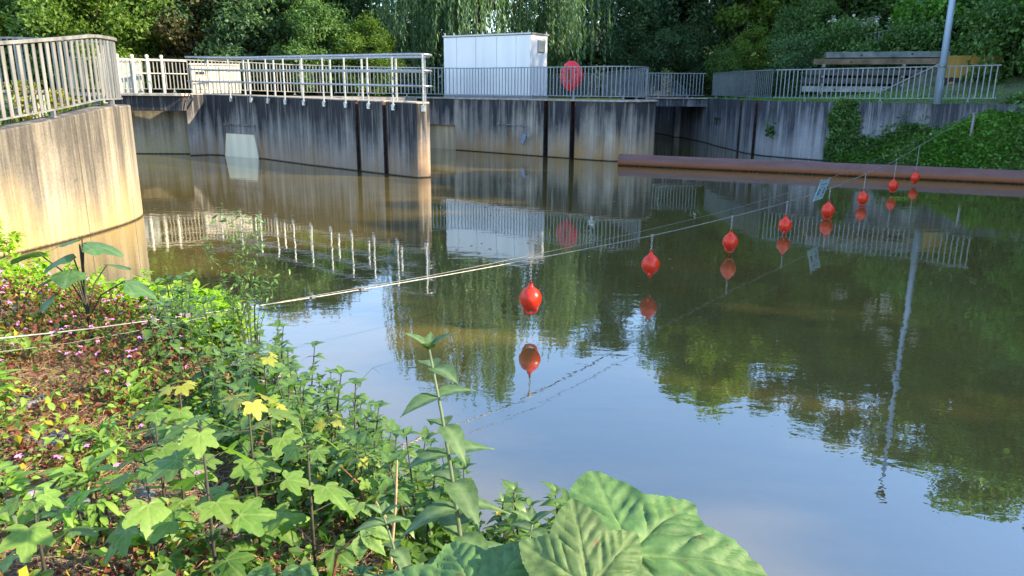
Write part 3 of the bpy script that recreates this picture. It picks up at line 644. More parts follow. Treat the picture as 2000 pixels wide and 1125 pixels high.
for li,(zb,cs,Ln,dx,_) in enumerate(lay):
    for j in range(3):
        ci=cs[0] if j==0 else cs[1];y=.0+j*.34;h=.22;o=empty('steel_girder',(13.9,31.3,2.2),f'{names[ci]} girder, {["front","middle","rear"][j]} one of the {lev[li]} layer in the stack','girder','girders stacked behind the right railing',rz=hgd)
        b=MB();w=.2;dx+=[.0,.22,.05][j]*(1 if li%2 else -1);Ln*=[1,.93,.97][j]
        # channel section: web facing the viewer, flanges back
        for c,d in(((dx,y,zb),(Ln,.03,h)),((dx,y+.10,zb+h/2-.012),(Ln,.19,.022)),((dx,y+.10,zb-h/2+.012),(Ln,.19,.022))):b.box(c,d)
        b.build('channel',gmat[ci],o,bevel=.004)
        if j==0:
            b=MB();b.box((dx-.9,y-.018,zb-.02),(.07,.012,.07));b.box((dx+.9,y-.018,zb+.01),(.07,.012,.07));b.build('bolt_plate',M['steel_dark'],o)
for zz_ in(.14,.46,.78,1.2):
    for xx in(-1.5,1.4):
        o=empty('timber_bearer',(13.9,31.3,2.2),None,None,'timber bearers between the girder layers',rz=hgd);tag(o,'squared timber bearer laid crosswise between girder layers','timber')
        b=MB();b.box((xx,.4,zz_-.0),(.1,1.1,.09 if zz_!=1.2 else .12));b.build('bearer',M['wood'],o,bevel=.008)
yt=empty('yellow_trailer',(17.35,30.2,2.3),'old yellow trailer with a sloping mossy ramp beside the girder stack','trailer',rz=R(-25))
b=MB();b.prism([(-.9,-.5),(1.1,-.5),(1.1,.9),(-.9,.9)],.62,1.45);b.build('body',M['yellow'],yt,bevel=.03)
b=MB();b.box((.1,.2,.52),(2.1,1.5,.12));b.build('chassis',M['steel_dark'],yt)
for x in(-.5,.3):
    b=MB();b.tube([(x,-.62,.33),(x,-.42,.33)],.33,20);w_=b.build('wheel',M['rubber'],yt,auto=True);b=MB();b.tube([(x,-.64,.33),(x,-.6,.33)],.17,14);b.build('rim',M['yellow'],w_)
b=MB();v=[(-3.0,-.45,.0),(-.9,-.45,1.15),(-.9,-.45,.0)];b.add(v+[(x,y+.9,z) for x,y,z in v],[(0,2,1),(3,4,5),(0,1,4,3),(1,2,5,4),(0,3,5,2)]);b.build('ramp',simple('mossy_panel',(.10,.12,.08),.9,0,.4,4),yt)
b=MB();b.tube([(-3.05,-.5,.02),(-.85,-.5,1.22)],.035,6);b.build('ramp_edge',M['galv_w'],yt)
# ------------------------------------------------------------------ rusty pipe
pp=empty('floating_pipe',(9,23,0),'long rusty brown pipe boom floating across the water on the right','pipe')
b=MB();A=Vector((3.55,25.25,.13));B_=Vector((17.2,19.4,.13));b.tube([tuple(A.lerp(B_,t/10)) for t in range(11)],.235,24);P_(b,'tube',M['pipe'],pp,auto=True)
b=MB();d=(B_-A).normalized();b.tube([tuple(A-d*.03),tuple(A+d*.05)],.245,24);P_(b,'end_collar',M['pipe'],pp,auto=True)
# ------------------------------------------------------------------ cables, buoys, sign
BU=[(0.19,7.47,.74),(1.74,9.29,.65),(3.27,11.18,.59),(4.69,12.89,.57),(6.14,14.67,.59),(7.6,16.42,.69),(9.18,18.33,.83),(10.63,20.13,1.04)]
ANC=(14.3,24.1,1.79);C0=(-2.82,3.97,1.05)
cpath=[(-4.4,2.3,1.32),C0,(-2.47,4.75,.90),(-1.72,5.65,.80),(-.78,6.55,.76)]+BU+[(12.5,22.2,1.40),ANC]
def cr(P,k=4):
    out=[];P=[Vector(p) for p in P]
    for i in range(len(P)-1):
        p0=P[max(i-1,0)];p1=P[i];p2=P[i+1];p3=P[min(i+2,len(P)-1)]
        for j in range(k):
            t=j/k;out.append(tuple(.5*((2*p1)+(p2-p0)*t+(2*p0-5*p1+4*p2-p3)*t*t+(3*p1-p0-3*p2+p3)*t**3)))
    out.append(tuple(P[-1]));return out
mc=empty('main_cable',(0,0,0),'thick steel cable carrying the row of red buoys across the water','cable')
cc=cr(cpath);b=MB();b.tube(cc,[.0048+.0042*min(1,max(0,(p[1]-6)/9)) for p in cc],6);b.build('rope',M['cable'],mc,smooth=True)
def on(t0,t1,t,dz=0):a=Vector(t0).lerp(Vector(t1),t);return (a.x,a.y,a.z+dz)
for a_,b_,t in((cpath[2],cpath[3],.1),(cpath[2],cpath[3],.3),(cpath[3],cpath[4],.15),(cpath[3],cpath[4],.5)):
    b=MB();p=on(a_,b_,t,.0);b.box(p,(.035,.022,.03),.9);b.tube([(p[0],p[1]-.01,p[2]-.01),(p[0],p[1]-.01,p[2]+.04)],.005,5);b.build('clamp',M['cable_dark'],mc)
b=MB()
for t in(.93,.97):
    p=on((12.5,22.2,1.40),ANC,t);b.box(p,(.09,.04,.05),.85)
b.build('turnbuckle',M['cable'],mc)
c2path=[(-4.45,2.2,1.26),(-2.86,3.85,1.0),(-2.50,4.6,.87),(-1.72,5.55,.83),(-.75,6.4,.82),(.14,7.25,.82),(1.72,9.12,.77),(3.3,11.0,.76),(4.75,12.7,.80),(6.2,14.5,.87),(7.7,16.3,.99),(9.25,18.2,1.12),(10.75,20.05,1.3),(12.6,22.2,1.55),(14.25,24.1,1.85)]
sc2=empty('thin_cable',(0,0,0),'thinner upper cable running beside the buoy cable and holding the blue sign','cable')
b=MB();cc=cr(c2path);b.tube(cc,[.0026+.0022*min(1,max(0,(p[1]-6)/9)) for p in cc],5);b.build('rope',M['cable_dark'],sc2,smooth=True)
b=MB();b.tube([(11.05,20.45,1.33),(11.08,20.49,1.33)],.03,8);b.build('shackle',M['cable'],sc2)
for i,p in enumerate(((-4.4,2.25),(14.34,24.2))):
    o=empty('anchor_post',(p[0],p[1],.2 if i==0 else .95),['steel post holding the cables on the near bank','short steel post holding the cables in the right slope'][i],'post');b=MB();b.tube([(0,0,0),(0,0,1.2 if i==0 else .78)],.05,10);b.build('shaft',M['galv_w'],o)
    b=MB();b.tube([(-.05,0,1.09 if i==0 else .7),(.07,0,1.09 if i==0 else .7)],.02,6);b.build('pin',M['steel_dark'],o)
# buoy: pear body + pierced handle below, neck eye above
prof=[(0,.150),(.022,.150),(.027,.135),(.030,.122),(.050,.105),(.085,.075),(.108,.035),(.117,-.005),(.112,-.045),(.092,-.085),(.066,-.115),(.045,-.130),(0,-.135)]
b=MB();b.lathe(prof,28);body_me=b.mesh('body',M['buoy'],True)
b=MB();ring=[];a0=.062
arc=[(-.068,-.100),(-.060,-.135),(-.040,-.160),(0,-.170),(.040,-.160),(.060,-.135),(.068,-.100)]
b.tube([(x,0,z) for x,z in arc],[.020,.018,.016,.015,.016,.018,.020],10);handle_me=b.mesh('handle',M['buoy'],True)
b=MB();b.tube([(0,.026*math.cos(a),.163+.022*math.sin(a)) for a in np.linspace(0,2*PI,13)],.009,6);eye_me=b.mesh('eye',M['eye'],True)
lk=MB();pts=[]
for k in range(17):
    a=2*PI*k/16;x=.010*math.cos(a);zq=.012*math.sin(a)+(.008 if math.sin(a)>0 else -.008);pts.append((x,0,zq))
lk.tube(pts,.0032,5);
labs=['nearest and largest red buoy, hanging over the blue sky reflection','second red buoy from the near bank, pointed tip down','third red buoy along the cable, before the bright reflected gap in the trees','fourth red buoy, hanging left of the blue sign','fifth red buoy, hanging just right of the blue sign','sixth red buoy, first one beyond the sign and its neighbour','seventh red buoy, last but one at the far end','farthest red buoy, last before the right slope']
yaws=[.15,1.35,.5,1.5,-.1,.35,.1,.9]
bz=[.34,.29,.22,.18,.175,.18,.23,.23]
for i,((x,y,z),lab) in enumerate(zip(BU,labs)):
    r=empty('buoy',(x,y,bz[i]),lab,'buoy','red buoys hanging from the cable',rz=yaws[i]+math.atan2(-x,y));r.scale=(1.0,)*3 if i!=4 else (1.08,)*3
    link_mesh('body',body_me,r);link_mesh('handle',handle_me,r);link_mesh('eye',eye_me,r)
    ch=empty('chain',(x,y,z),['zinc chain of the nearest buoy','zinc chain of the second buoy from the near bank','zinc chain of the third buoy along the cable','zinc chain left of the blue sign','zinc chain just right of the blue sign','zinc chain of the sixth buoy','zinc chain of the last but one buoy','long zinc chain of the farthest buoy'][i],'chain','chains holding the buoys')
    z0=bz[i]+.165;nl=max(3,int((z-z0)/.031));mb=MB()
    for k in range(nl):
        zc=(z0-z)+(k+.5)*(z-z0)/nl;a=k%2*PI/2+.3
        mb.add([(px*math.cos(a),px*math.sin(a),zc+pz_*((z-z0)/nl/.031)) for px,py,pz_ in [(q[0]*1.0+0*q[1],q[1],q[2]) for q in lk.v]] if 0 else [(q[0]*math.cos(a)-q[1]*math.sin(a),q[0]*math.sin(a)+q[1]*math.cos(a),zc+q[2]*1.05) for q in lk.v],lk.f)
    mb.build('links',M['chain'],ch,smooth=True)
    b=MB();b.box((0,0,0),(.05,.02,.026),.85);b.build('clamp',M['chain'],ch,bevel=.003)
# sign
sg=empty('hanging_sign',(5.72,13.91,.845),'small pale blue tilted sign with dark symbols hanging from the thin cable','sign',rz=math.atan2(1.8,1.45))
b=MB();b.box((0,0,-.20),(.54,.008,.40));pl=b.build('panel',M['sign'],sg,bevel=.002);pl.rotation_euler=(R(15),R(0),0)
def disc(cx,cz,rx,rz_,y0=-.006):
    b=MB();n=18;v=[(cx+rx*math.cos(2*PI*k/n),y0,cz+rz_*math.sin(2*PI*k/n)) for k in range(n)];v+=[(p[0],y0+.002,p[2]) for p in v];b.add(v,[tuple(range(n))]+[(k,n+k,n+(k+1)%n,(k+1)%n) for k in range(n)]);return b
for cx in(-.14,.14):
    disc(cx,-.23,.055,.062).build('symbol',M['ink'],pl);disc(cx,-.225,.036,.030,-.009).build('symbol_centre',M['lamp'],pl)
for c_,d_ in(((0,-.006,-.085),(.30,.003,.022)),((-.02,-.006,-.145),(.16,.003,.010)),((.12,-.006,-.325),(.11,.003,.026))):
    b=MB();b.box(c_,d_);b.build('lettering',M['ink2'],pl)
for x_ in(-.24,.24):b=MB();b.box((x_,0,.0),(.03,.02,.03));b.build('clip',M['galv'],sg)
# ------------------------------------------------------------------ trees
def crown_mesh(name,h,r,base,ncl,nleaf,size,seed,mat,tmpl=T_DIAMOND,sig=.17,flat=.8):
    g=np.random.default_rng(seed);u=g.normal(size=(ncl,3));u/=np.linalg.norm(u,axis=1)[:,None];rad=g.uniform(0,1,ncl)**(1/2.6)
    cz=(base+h)/2;hz=(h-base)/2;sq=1-.25*np.abs(u[:,2:3])
    c=u*rad[:,None]*np.array([r,r,hz])*np.array([1,1,1]);c[:,2]+=cz;c[:,0:2]*=g.uniform(.8,1.15,(ncl,1))
    k=g.integers(0,ncl,nleaf);sg_=g.uniform(.6,1.35,ncl)*r*sig
    off=g.normal(size=(nleaf,3));off/=np.linalg.norm(off,axis=1)[:,None];off*=(g.uniform(0,1,nleaf)**.45)[:,None]*1.7
    P=c[k]+off*sg_[k][:,None]*np.array([1,1,flat])
    Rm=rotmats(nleaf,.75,g);s=g.uniform(.6,1.3,nleaf)*size
    return scatter(name,P,Rm,s,tmpl,mat),c
def trunk_mesh(name,h,r,base,c,seed,mat,r0=.22):
    g=random.Random(seed);b=MB();top=h*.8;sway=[(g.uniform(-.3,.3),g.uniform(-.3,.3)) for _ in range(5)]
    P=[(sway[i][0]*i/4,sway[i][1]*i/4,-.4+(top+.4)*i/4) for i in range(5)];b.tube(P,[r0,r0*.8,r0*.6,r0*.4,r0*.15],8)
    idx=list(range(len(c)));g.shuffle(idx)
    for i in idx[:16]:
        x,y,z=c[i];t=max(.12,min(.85,(z-r*.5)/top));q=Vector(P[0]).lerp(Vector(P[4]),t);m_=q.lerp(Vector((x,y,z)),.5)+Vector((0,0,.3))
        b.tube([tuple(q),tuple(m_),(x,y,z)],[r0*.35*(1-t*.5),r0*.2,.02],5,False)
    return b.mesh(name,mat,True)
def tree_kind(key,h,r,base,ncl,nleaf,size,seed,mat,r0=.22,**k):
    cm,c=crown_mesh('crown_'+key,h,r,base,ncl,nleaf,size,seed,mat,**k);return (cm,trunk_mesh('trunk_'+key,h,r,base,c,seed,M['bark'],r0),h)
TK={'broad':tree_kind('broad',9,3.6,.3,70,28000,.225,1,L['dark']),
    'round':tree_kind('round',7,3.2,.0,60,24000,.20,2,L['mid'],.18),
    'tall':tree_kind('tall',15,4.4,1.2,95,36000,.27,3,L['dark'],.32,sig=.16),
    'airy':tree_kind('airy',14,4.0,3.0,60,14000,.30,4,L['mid'],.25,sig=.13),
    'bush':tree_kind('bush',3.4,2.0,-.3,45,16000,.15,5,L['mid'],.1,sig=.2)}
def plant_tree(kind,x,y,z,s,mat,label,group=None,rz=None,name='tree',sz=None,cat='tree'):
    cm,tm,h=TK[kind];r=empty(name,(x,y,z),label,cat,group,rz=random.uniform(0,6.28) if rz is None else rz);r.scale=(s,s,sz or s)
    t=link_mesh('trunk',tm,r);c=link_mesh('crown',cm,r);c.material_slots[0].link='OBJECT';c.material_slots[0].material=L[mat];return r
WG='trees of the wood behind the walls'
# left edge, trees, sunny ones with sunlight in the leaf colour
for (x,y,s,m_,k,lab) in [(-24.5,33,.95,'sunny','round','sunlit-coloured yellow-green tree at the far left edge, above the rounded wall'),
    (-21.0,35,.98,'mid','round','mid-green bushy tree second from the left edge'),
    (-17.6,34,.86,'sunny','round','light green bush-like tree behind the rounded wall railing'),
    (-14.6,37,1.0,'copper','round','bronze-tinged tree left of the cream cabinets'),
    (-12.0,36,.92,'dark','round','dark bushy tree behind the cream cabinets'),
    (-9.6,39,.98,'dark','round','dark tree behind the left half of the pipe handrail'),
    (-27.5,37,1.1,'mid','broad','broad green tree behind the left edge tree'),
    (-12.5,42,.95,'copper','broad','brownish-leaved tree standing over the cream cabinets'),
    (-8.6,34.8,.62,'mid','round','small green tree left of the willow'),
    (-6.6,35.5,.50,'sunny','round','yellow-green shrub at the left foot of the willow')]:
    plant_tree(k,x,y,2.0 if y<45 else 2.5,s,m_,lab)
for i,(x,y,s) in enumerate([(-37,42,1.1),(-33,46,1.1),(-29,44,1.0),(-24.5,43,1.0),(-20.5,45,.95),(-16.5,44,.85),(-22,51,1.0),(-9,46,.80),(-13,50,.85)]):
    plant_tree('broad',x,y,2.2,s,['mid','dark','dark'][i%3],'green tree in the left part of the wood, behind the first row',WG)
# willow
def willow():
    g=np.random.default_rng(11);r=empty('willow_tree',(-1.6,40,2.0),'large weeping willow with hanging curtains of leaves behind the white cabin','tree')
    b=MB();b.tube([(0,0,-.3),(.1,0,2),(-.2,.1,4),(.1,0,7)],[.34,.3,.26,.2],12)
    ends=[]
    for k in range(14):
        a=2*PI*k/14+g.uniform(-.2,.2);rr=g.uniform(3,5.2);zt=g.uniform(9,11.4);zt-=(3.2 if math.cos(a)>.35 else 0);e=(rr*math.cos(a),rr*math.sin(a),zt-1.2)
        b.tube([(0,0,4+g.uniform(0,2.5)),(rr*.35*math.cos(a),rr*.35*math.sin(a),zt-1.5),(rr*.75*math.cos(a),rr*.75*math.sin(a),zt),e],[.2,.13,.08,.03],6,False);ends.append(e)
    b.build('trunk',M['bark'],r,smooth=True)
    C=[];Y=[];n=900;tip=g.integers(0,90,n)
    cl=g.uniform(0,2*PI,90);cr_=5.9*g.uniform(.12,1,90)**.55;bot=g.uniform(.6,4.4,90)
    P=[];Rm=[];S=[]
    for i in range(n):
        q=tip[i];a=cl[q]+g.normal(0,.09);rr=cr_[q]*g.uniform(.9,1.08)+g.normal(0,.12);zt=min(12.2-(rr/6.2)**2*4.2,(8.2 if rr*math.cos(a)>1.7 else 99))+g.normal(0,.3);zb=bot[q]+g.uniform(-.3,1.6)
        m=int((zt-zb)/.10);zz_=np.linspace(zt,zb,m);out=.5*np.sin(np.linspace(0,1.6,m))*.5
        sw=g.normal(0,.10)*np.linspace(0,1,m)
        x=(rr+out)*math.cos(a)+sw+g.normal(0,.035,m);y=(rr+out)*math.sin(a)+g.normal(0,.035,m);P.append(np.stack([x,y,zz_],-1))
    P=np.concatenate(P);n=len(P);yaw=g.uniform(0,2*PI,n);pt=g.normal(-1.15,.3,n)
    cz,sz,cx,sx=np.cos(yaw),np.sin(yaw),np.cos(pt),np.sin(pt);Z=np.zeros(n);O=np.ones(n)
    Rz=np.stack([cz,-sz,Z,sz,cz,Z,Z,Z,O],-1).reshape(n,3,3);Rx=np.stack([O,Z,Z,Z,cx,-sx,Z,sx,cx],-1).reshape(n,3,3)
    me=scatter('crown',P,Rz@Rx,g.uniform(.18,.32,n),([(0,0,0),(.15,.4,.02),(0,1,-.05),(-.15,.4,.02)],[(0,1,2,3)],None),L['willow']);link_mesh('crown',me,r)
    return r
willow()
# dark wood right of the willow
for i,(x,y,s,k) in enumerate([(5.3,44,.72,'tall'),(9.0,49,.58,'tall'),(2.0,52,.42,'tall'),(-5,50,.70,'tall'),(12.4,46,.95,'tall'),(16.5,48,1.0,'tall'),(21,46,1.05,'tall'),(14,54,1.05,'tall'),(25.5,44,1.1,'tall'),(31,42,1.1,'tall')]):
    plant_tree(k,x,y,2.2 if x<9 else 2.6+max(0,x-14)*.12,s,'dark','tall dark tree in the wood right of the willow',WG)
for (x,y,s,m_,k,lab) in [(6.2,41.5,.62,'dark','round','dark low tree behind the rounded quay end'),
    (9.9,44.2,.60,'dark','round','shaded bushy tree above the channel bridge'),
    (11.9,39.8,.50,'sunny','round','yellow-green shrub coloured as sunlit just right of the channel bridge'),
    (14.4,39.5,.66,'mid','round','green shrub between the channel bridge and the girders'),
    (3.1,42.5,.52,'sunny','round','small light-speckled tree between willow and dark wood'),
    (17.3,41.5,1.0,'mid','broad','broad green tree above the girder stack'),
    (21.6,40,1.1,'mid','broad','broad tree with cream blossom on the right hillside'),
    (10.9,36.5+3.2,.36,'mid','round','low round shrub at the end of the closed-up railing')]:
    t=plant_tree(k,x,y,2.1+max(0,x-14)*.25,s,m_,lab)
    if 'blossom' in lab:
        g=np.random.default_rng(5);n=2600;ctr=g.normal(size=(46,3))*[2.2,1.6,1.9]+[-1.2,-1.6,3.6];kk=g.integers(0,46,n)
        link_mesh('blossom',scatter('blossom',ctr[kk]+g.normal(0,.13,(n,3)),rotmats(n,.5,g),g.uniform(.06,.11,n),T_PETAL,L['blossom']),t);t.rotation_euler=(0,0,0)
plant_tree('airy',12.4,43,2.2,1.0,'sunny','slender airy tree with bright gaps, right of the rounded quay end')
# right hillside shrubs and the big trees of the right bank
RS=[(18.6,29.2,1.15,'ivy','dense green shrub above the end of the right railing'),(20.8,27.0,1.35,'bank','bright green shrub at the right edge, above the slope'),(21.5,30.5,1.6,'ivy','tall bushy shrub behind the right edge'),(17.6,33.6,1.05,'ivy','round green shrub behind the yellow trailer'),(15.2,35.2,.95,'ivy','green shrub above the girder stack'),(12.9,35.2,.75,'dark','dark shrub at the left end of the girder stack'),(19.3,34.5,1.45,'bank','leafy shrub climbing the high hillside railing'),(23.5,34,2.0,'mid','large shrub high on the right hillside'),(18.9,26.4,.62,'bank','low shrub at the foot of the right hillside')]
for i,(x,y,s,m_,lab) in enumerate(RS):
    z=2.2+max(0,x-15.5)*.22;plant_tree('bush',x,y,z,s,m_,lab,name='shrub',cat='shrub')
for i,(x,y,s,k) in enumerate([(25,36,1.05,'tall'),(26.5,29,1.05,'tall'),(27,22.5,1.1,'tall'),(25.5,16,.8,'tall'),(26,9.5,.82,'tall'),(25,4.5,.85,'tall'),(24.5,.8,.70,'tall'),(24.3,-2.6,.66,'tall'),(23.5,-6,.66,'tall'),(24.8,7.5,.76,'tall'),(30,12.5,.95,'tall'),(31,20,.98,'tall'),(29,-12,.9,'tall')]):
    plant_tree(k,x,y,3.2,s,['mid','dark'][i%2],['tall tree at the top of the right hillside, behind the shrubs','tall dark tree on the right bank beyond the pipe end','tall tree on the right bank opposite the buoys','tall tree of the right bank, out beyond the water','tall tree low on the right bank nearest the camera side','tall leafy tree on the near part of the right bank'][min(i,5)],None if i<5 else 'tall trees on the near part of the right bank')
# ground cover on the right slope
def surf_pts(rows,n,g):
    A=np.array(rows);nr,nc,_=A.shape;u=g.uniform(0,nr-1.001,n);w=g.uniform(0,nc-1.001,n);i=u.astype(int);j=w.astype(int);a=(u-i)[:,None];b=(w-j)[:,None]
    return A[i,j]*(1-a)*(1-b)+A[i+1,j]*a*(1-b)+A[i,j+1]*(1-a)*b+A[i+1,j+1]*a*b
g=np.random.default_rng(21)
near_rows=[r[:6] for r in BANKROWS[:3]]
P=surf_pts(near_rows,52000,g);P=P[P[:,2]>-.25];n=len(P);hum=.28*np.abs(np.sin(P[:,0]*2.3+np.sin(P[:,1]*1.9)))*np.abs(np.cos(P[:,1]*1.7+P[:,0]));P[:,2]+=.03+hum*g.uniform(.4,1.15,n)
o=link_mesh('slope_weeds',scatter('slope_weeds',P,rotmats(n,.6,g),g.uniform(.06,.15,n),([(0,0,0),(.42,.45,.06),(0,1,-.08),(-.42,.45,.06)],[(0,1,2,3)],None),L['slope']));tag(o,'tangled green weeds and ivy covering the right slope','ground cover',kind='stuff')
P=surf_pts(near_rows,26000,g);P=P[P[:,2]>-.2];q=np.sin(P[:,0]*1.3+2)*np.sin(P[:,1]*1.1)+g.normal(0,.25,len(P))+.35*(P[:,2]-.8)>.05;P=P[q];n=len(P);P[:,2]+=g.uniform(.12,.42,n)
o=link_mesh('slope_bright_weeds',scatter('slope_bright_weeds',P,rotmats(n,.5,g),g.uniform(.09,.17,n),T_DIAMOND,L['bank']));tag(o,'patches of brighter green weeds on the right slope','ground cover',kind='stuff')
P=surf_pts(near_rows,12000,g);P=P[P[:,2]>-.1];q=np.sin(P[:,0]*2.1)*np.sin(P[:,1]*2.6+1)+g.normal(0,.2,len(P))>.5;P=P[q];n=len(P);P[:,2]+=g.uniform(.1,.33,n)
o=link_mesh('slope_dead_leaves',scatter('slope_dead_leaves',P,rotmats(n,.7,g),g.uniform(.06,.12,n),T_DIAMOND,L['straw']));tag(o,'withered straw-coloured leaves among the weeds of the right slope','dead leaves',kind='stuff')
P=surf_pts([BANKROWS[2][3:],BANKROWS[3][3:]],16000,g);n=len(P);P[:,2]+=g.uniform(0,.5,n)
o=link_mesh('hillside_weeds',scatter('hillside_weeds',P,rotmats(n,.6,g),g.uniform(.14,.28,n),T_DIAMOND,L['ivy']));tag(o,'coarse weeds on the upper right hillside','ground cover',kind='stuff')
A=np.array([r1,r2,r3]);P=surf_pts([r1,r2],3000,g);P2=surf_pts([r2,r3],26000,g);P=np.concatenate([P2]);P=P[np.hypot(P[:,0],P[:,1])<60];n=len(P);P[:,2]+=g.uniform(0,.7,n)
o=link_mesh('wood_undergrowth',scatter('wood_undergrowth',P,rotmats(n,.6,g),g.uniform(.16,.34,n),T_DIAMOND,L['mid']));tag(o,'undergrowth of the wooded hillside behind the girders','undergrowth',kind='stuff')
n=42000;X=g.uniform(-48,34,n);Yy=g.uniform(42.5,64,n);P=np.stack([X,Yy,1.9+np.clip((Yy-50)*.22,0,4)+g.uniform(0,1,n)**2*2.4],-1);P=P[(P[:,0]<6.2)|(P[:,0]>10)]
o=link_mesh('far_undergrowth',scatter('far_undergrowth',P,rotmats(len(P),.7,g),g.uniform(.22,.42,len(P)),T_DIAMOND,L['dark']));tag(o,'dark undergrowth beneath the trees of the far wood','undergrowth',kind='stuff')
# grass tufts on the far ground strips
def grass(name,P,h,mat,label,w=.06):
    g=np.random.default_rng(len(P));n=len(P);yaw=g.uniform(0,2*PI,n);pt=g.uniform(.9,1.6,n);cz,sz,cx,sx=np.cos(yaw),np.sin(yaw),np.cos(pt),np.sin(pt);Z=np.zeros(n);O=np.ones(n)
    Rz=np.stack([cz,-sz,Z,sz,cz,Z,Z,Z,O],-1).reshape(n,3,3);Rx=np.stack([O,Z,Z,Z,cx,-sx,Z,sx,cx],-1).reshape(n,3,3)
    o=link_mesh(name,scatter(name,P,Rz@Rx,g.uniform(.5,1.3,n)*h,([(-w,0,0),(w,0,0),(w*.5,.6,.03),(0,1,-.1)],[(0,1,2,3)],None),mat));return tag(o,label,'grass',kind='stuff')
P=surf_pts([r0,r1,r2],15000,g);P=P[(P[:,1]<40)];grass('verge_grass',P,.10,L['bank'],'short grass on the verge around the girder stack',.12)
P=np.stack([g.uniform(-3,4.2,7000),g.uniform(27.4,33,7000),np.full(7000,2.0)],-1);q=(P[:,1]>29.4-.8*(P[:,0]-.6)+.1)&(P[:,1]<34);P=P[q];grass('quay_grass',P,.08,L['yellowherb'],'thin yellowish grass on the quay behind the railing',.12)
P=np.stack([g.uniform(-15,-7.6,2600),g.uniform(7.6,15.4,2600),np.full(2600,1.75)],-1);P=P[[(p[0]<-7.75-.0*p[1]) and (p[1]<15.0) for p in P]];grass('head_grass',P,.42,L['undergreen'],'tall weeds growing inside the rounded wall',.05)
for (x,y,h_,lab) in [(-7.9,12.6,.7,'yellow-green weed clump behind the near railing of the rounded wall'),(-8.1,13.8,.55,'smaller weed clump near the tip of the rounded wall')]:
    n=260;P=np.stack([g.normal(0,.16,n),g.normal(0,.16,n),g.uniform(0,h_,n)],-1);r=empty('weed_clump',(x,y,1.78),lab,'weed');link_mesh('leaves',scatter('leaves',P,rotmats(n,.7,g),g.uniform(.06,.13,n),T_DIAMOND,L['yellowherb']),r);b=MB()
    for k in range(7):a=k*.9;b.tube([(0,0,-.1),(.1*math.cos(a),.1*math.sin(a),h_*.5),(.2*math.cos(a),.2*math.sin(a),h_)],.006,4)
    b.build('stem',M['stem_green'],r)
# ivy on the right wall: hanging curtain and creeping patch
def ivy(name,pts_fn,n,label,seed,size=(.07,.14)):
    g=np.random.default_rng(seed);P=pts_fn(g,n);n=len(P);o=link_mesh(name,scatter(name,P,rotmats(n,.9,g),g.uniform(*size,n),([(0,0,0),(.45,.4,.06),(0,1,-.08),(-.45,.4,.06)],[(0,1,2,3)],None),L['ivy']));return tag(o,label,'ivy')
a0=Vector((11.2,27.4));a1=Vector((12.3,26.4));a2=Vector((14.3,24.85));wn=Vector((-.67,-.74))
def wallpt(s):  # s metres along the wall from (11.2,27.4)
    L1=(a1-a0).length
    return a0.lerp(a1,s/L1) if s<L1 else a1.lerp(a2,(s-L1)/(a2-a1).length)
def curtain(g,n):
    out=[]
    while len(out)<n:
        z=g.uniform(.1,2.1);c=.55+.12*math.sin(z*3);w=.42+.12*math.sin(z*5+1) if z>1.0 else .42+(1.0-z)*1.1
        s=c+(.25*(1.-z) if z<1 else 0)+g.uniform(-w,w)*(1 if g.uniform()<.85 else 1.3);o_=g.uniform(.02,.16)
        p=wallpt(max(0,s))+wn*o_;out.append((p.x,p.y,z))
    return np.array(out)
ivy('ivy_curtain',curtain,5200,'dark green ivy curtain hanging over the top of the right wall',3)
def creeping(g,n):
    out=[]
    while len(out)<n:
        s=g.uniform(1.2,3.6);top=.72+.5*math.sin(s*2.4+1.6)*.5+.16*(s-1.2);z=g.uniform(0,top*1.15)
        if g.uniform()<.12:z+=g.uniform(0,.5)
        p=wallpt(s)+wn*g.uniform(.02,.14);out.append((p.x,p.y,min(z,2.0)))
    return np.array(out)
ivy('creeping_ivy',creeping,4200,'ivy creeping up the foot of the wall above the right slope',4)
def tuft(g,n):
    return np.array([9.72,29.05,.95])+g.normal(0,1,(n,3))*[.09,.09,.13]
o=ivy('wall_weed',tuft,110,'single bright green weed growing out of the channel wall right of its slots',5,(.09,.16))
# floating twig and specks
r=empty('floating_twig',(9.0,17.6,.0),'green fern-like twig floating beneath the seventh buoy','twig')
n=60;P=np.stack([g.uniform(-.25,.25,n),g.normal(0,.03,n),g.uniform(.005,.05,n)],-1);link_mesh('leaves',scatter('leaves',P,rotmats(n,.4,g),g.uniform(.04,.09,n),T_NARROW,L['lime']),r);b=MB();b.tube([(-.27,0,.01),(0,.01,.03),(.27,0,.02)],.004,4);b.build('stem',M['stem_green'],r)
n=240;P=np.stack([g.uniform(-3,12,n),g.uniform(9,24,n),np.full(n,.006)],-1);P=P[(P[:,0]>-1.5)&(P[:,1]>P[:,0]*1.2+7)|(P[:,0]>7)&(P[:,1]<20)];n=len(P)
tag(link_mesh('floating_specks',scatter('floating_specks',P,rotmats(n,.03,g),g.uniform(.03,.09,n),T_DIAMOND,L['straw'])),'tiny leaf specks floating on the water','floating leaves',kind='stuff')
# ------------------------------------------------------------------ near bank plants
def bank_pts(n,g,x0,x1,y0,y1,dmin=-.1,dmax=99,fn=None):
    out=[]
    while len(out)<n:
        x=g.uniform(x0,x1);y=g.uniform(y0,y1);d=sdist(x,y)
        if dmin<d<dmax and (fn is None or fn(x,y,d,g)):out.append((x,y,max(0,bankz(x,y))))
    return np.array(out)
def nz(x,y,s=1.,p=0.):return math.sin(x*1.7*s+p)*math.sin(y*1.3*s+p*2)+.5*math.sin(x*3.9*s+1+p)*math.sin(y*4.3*s)
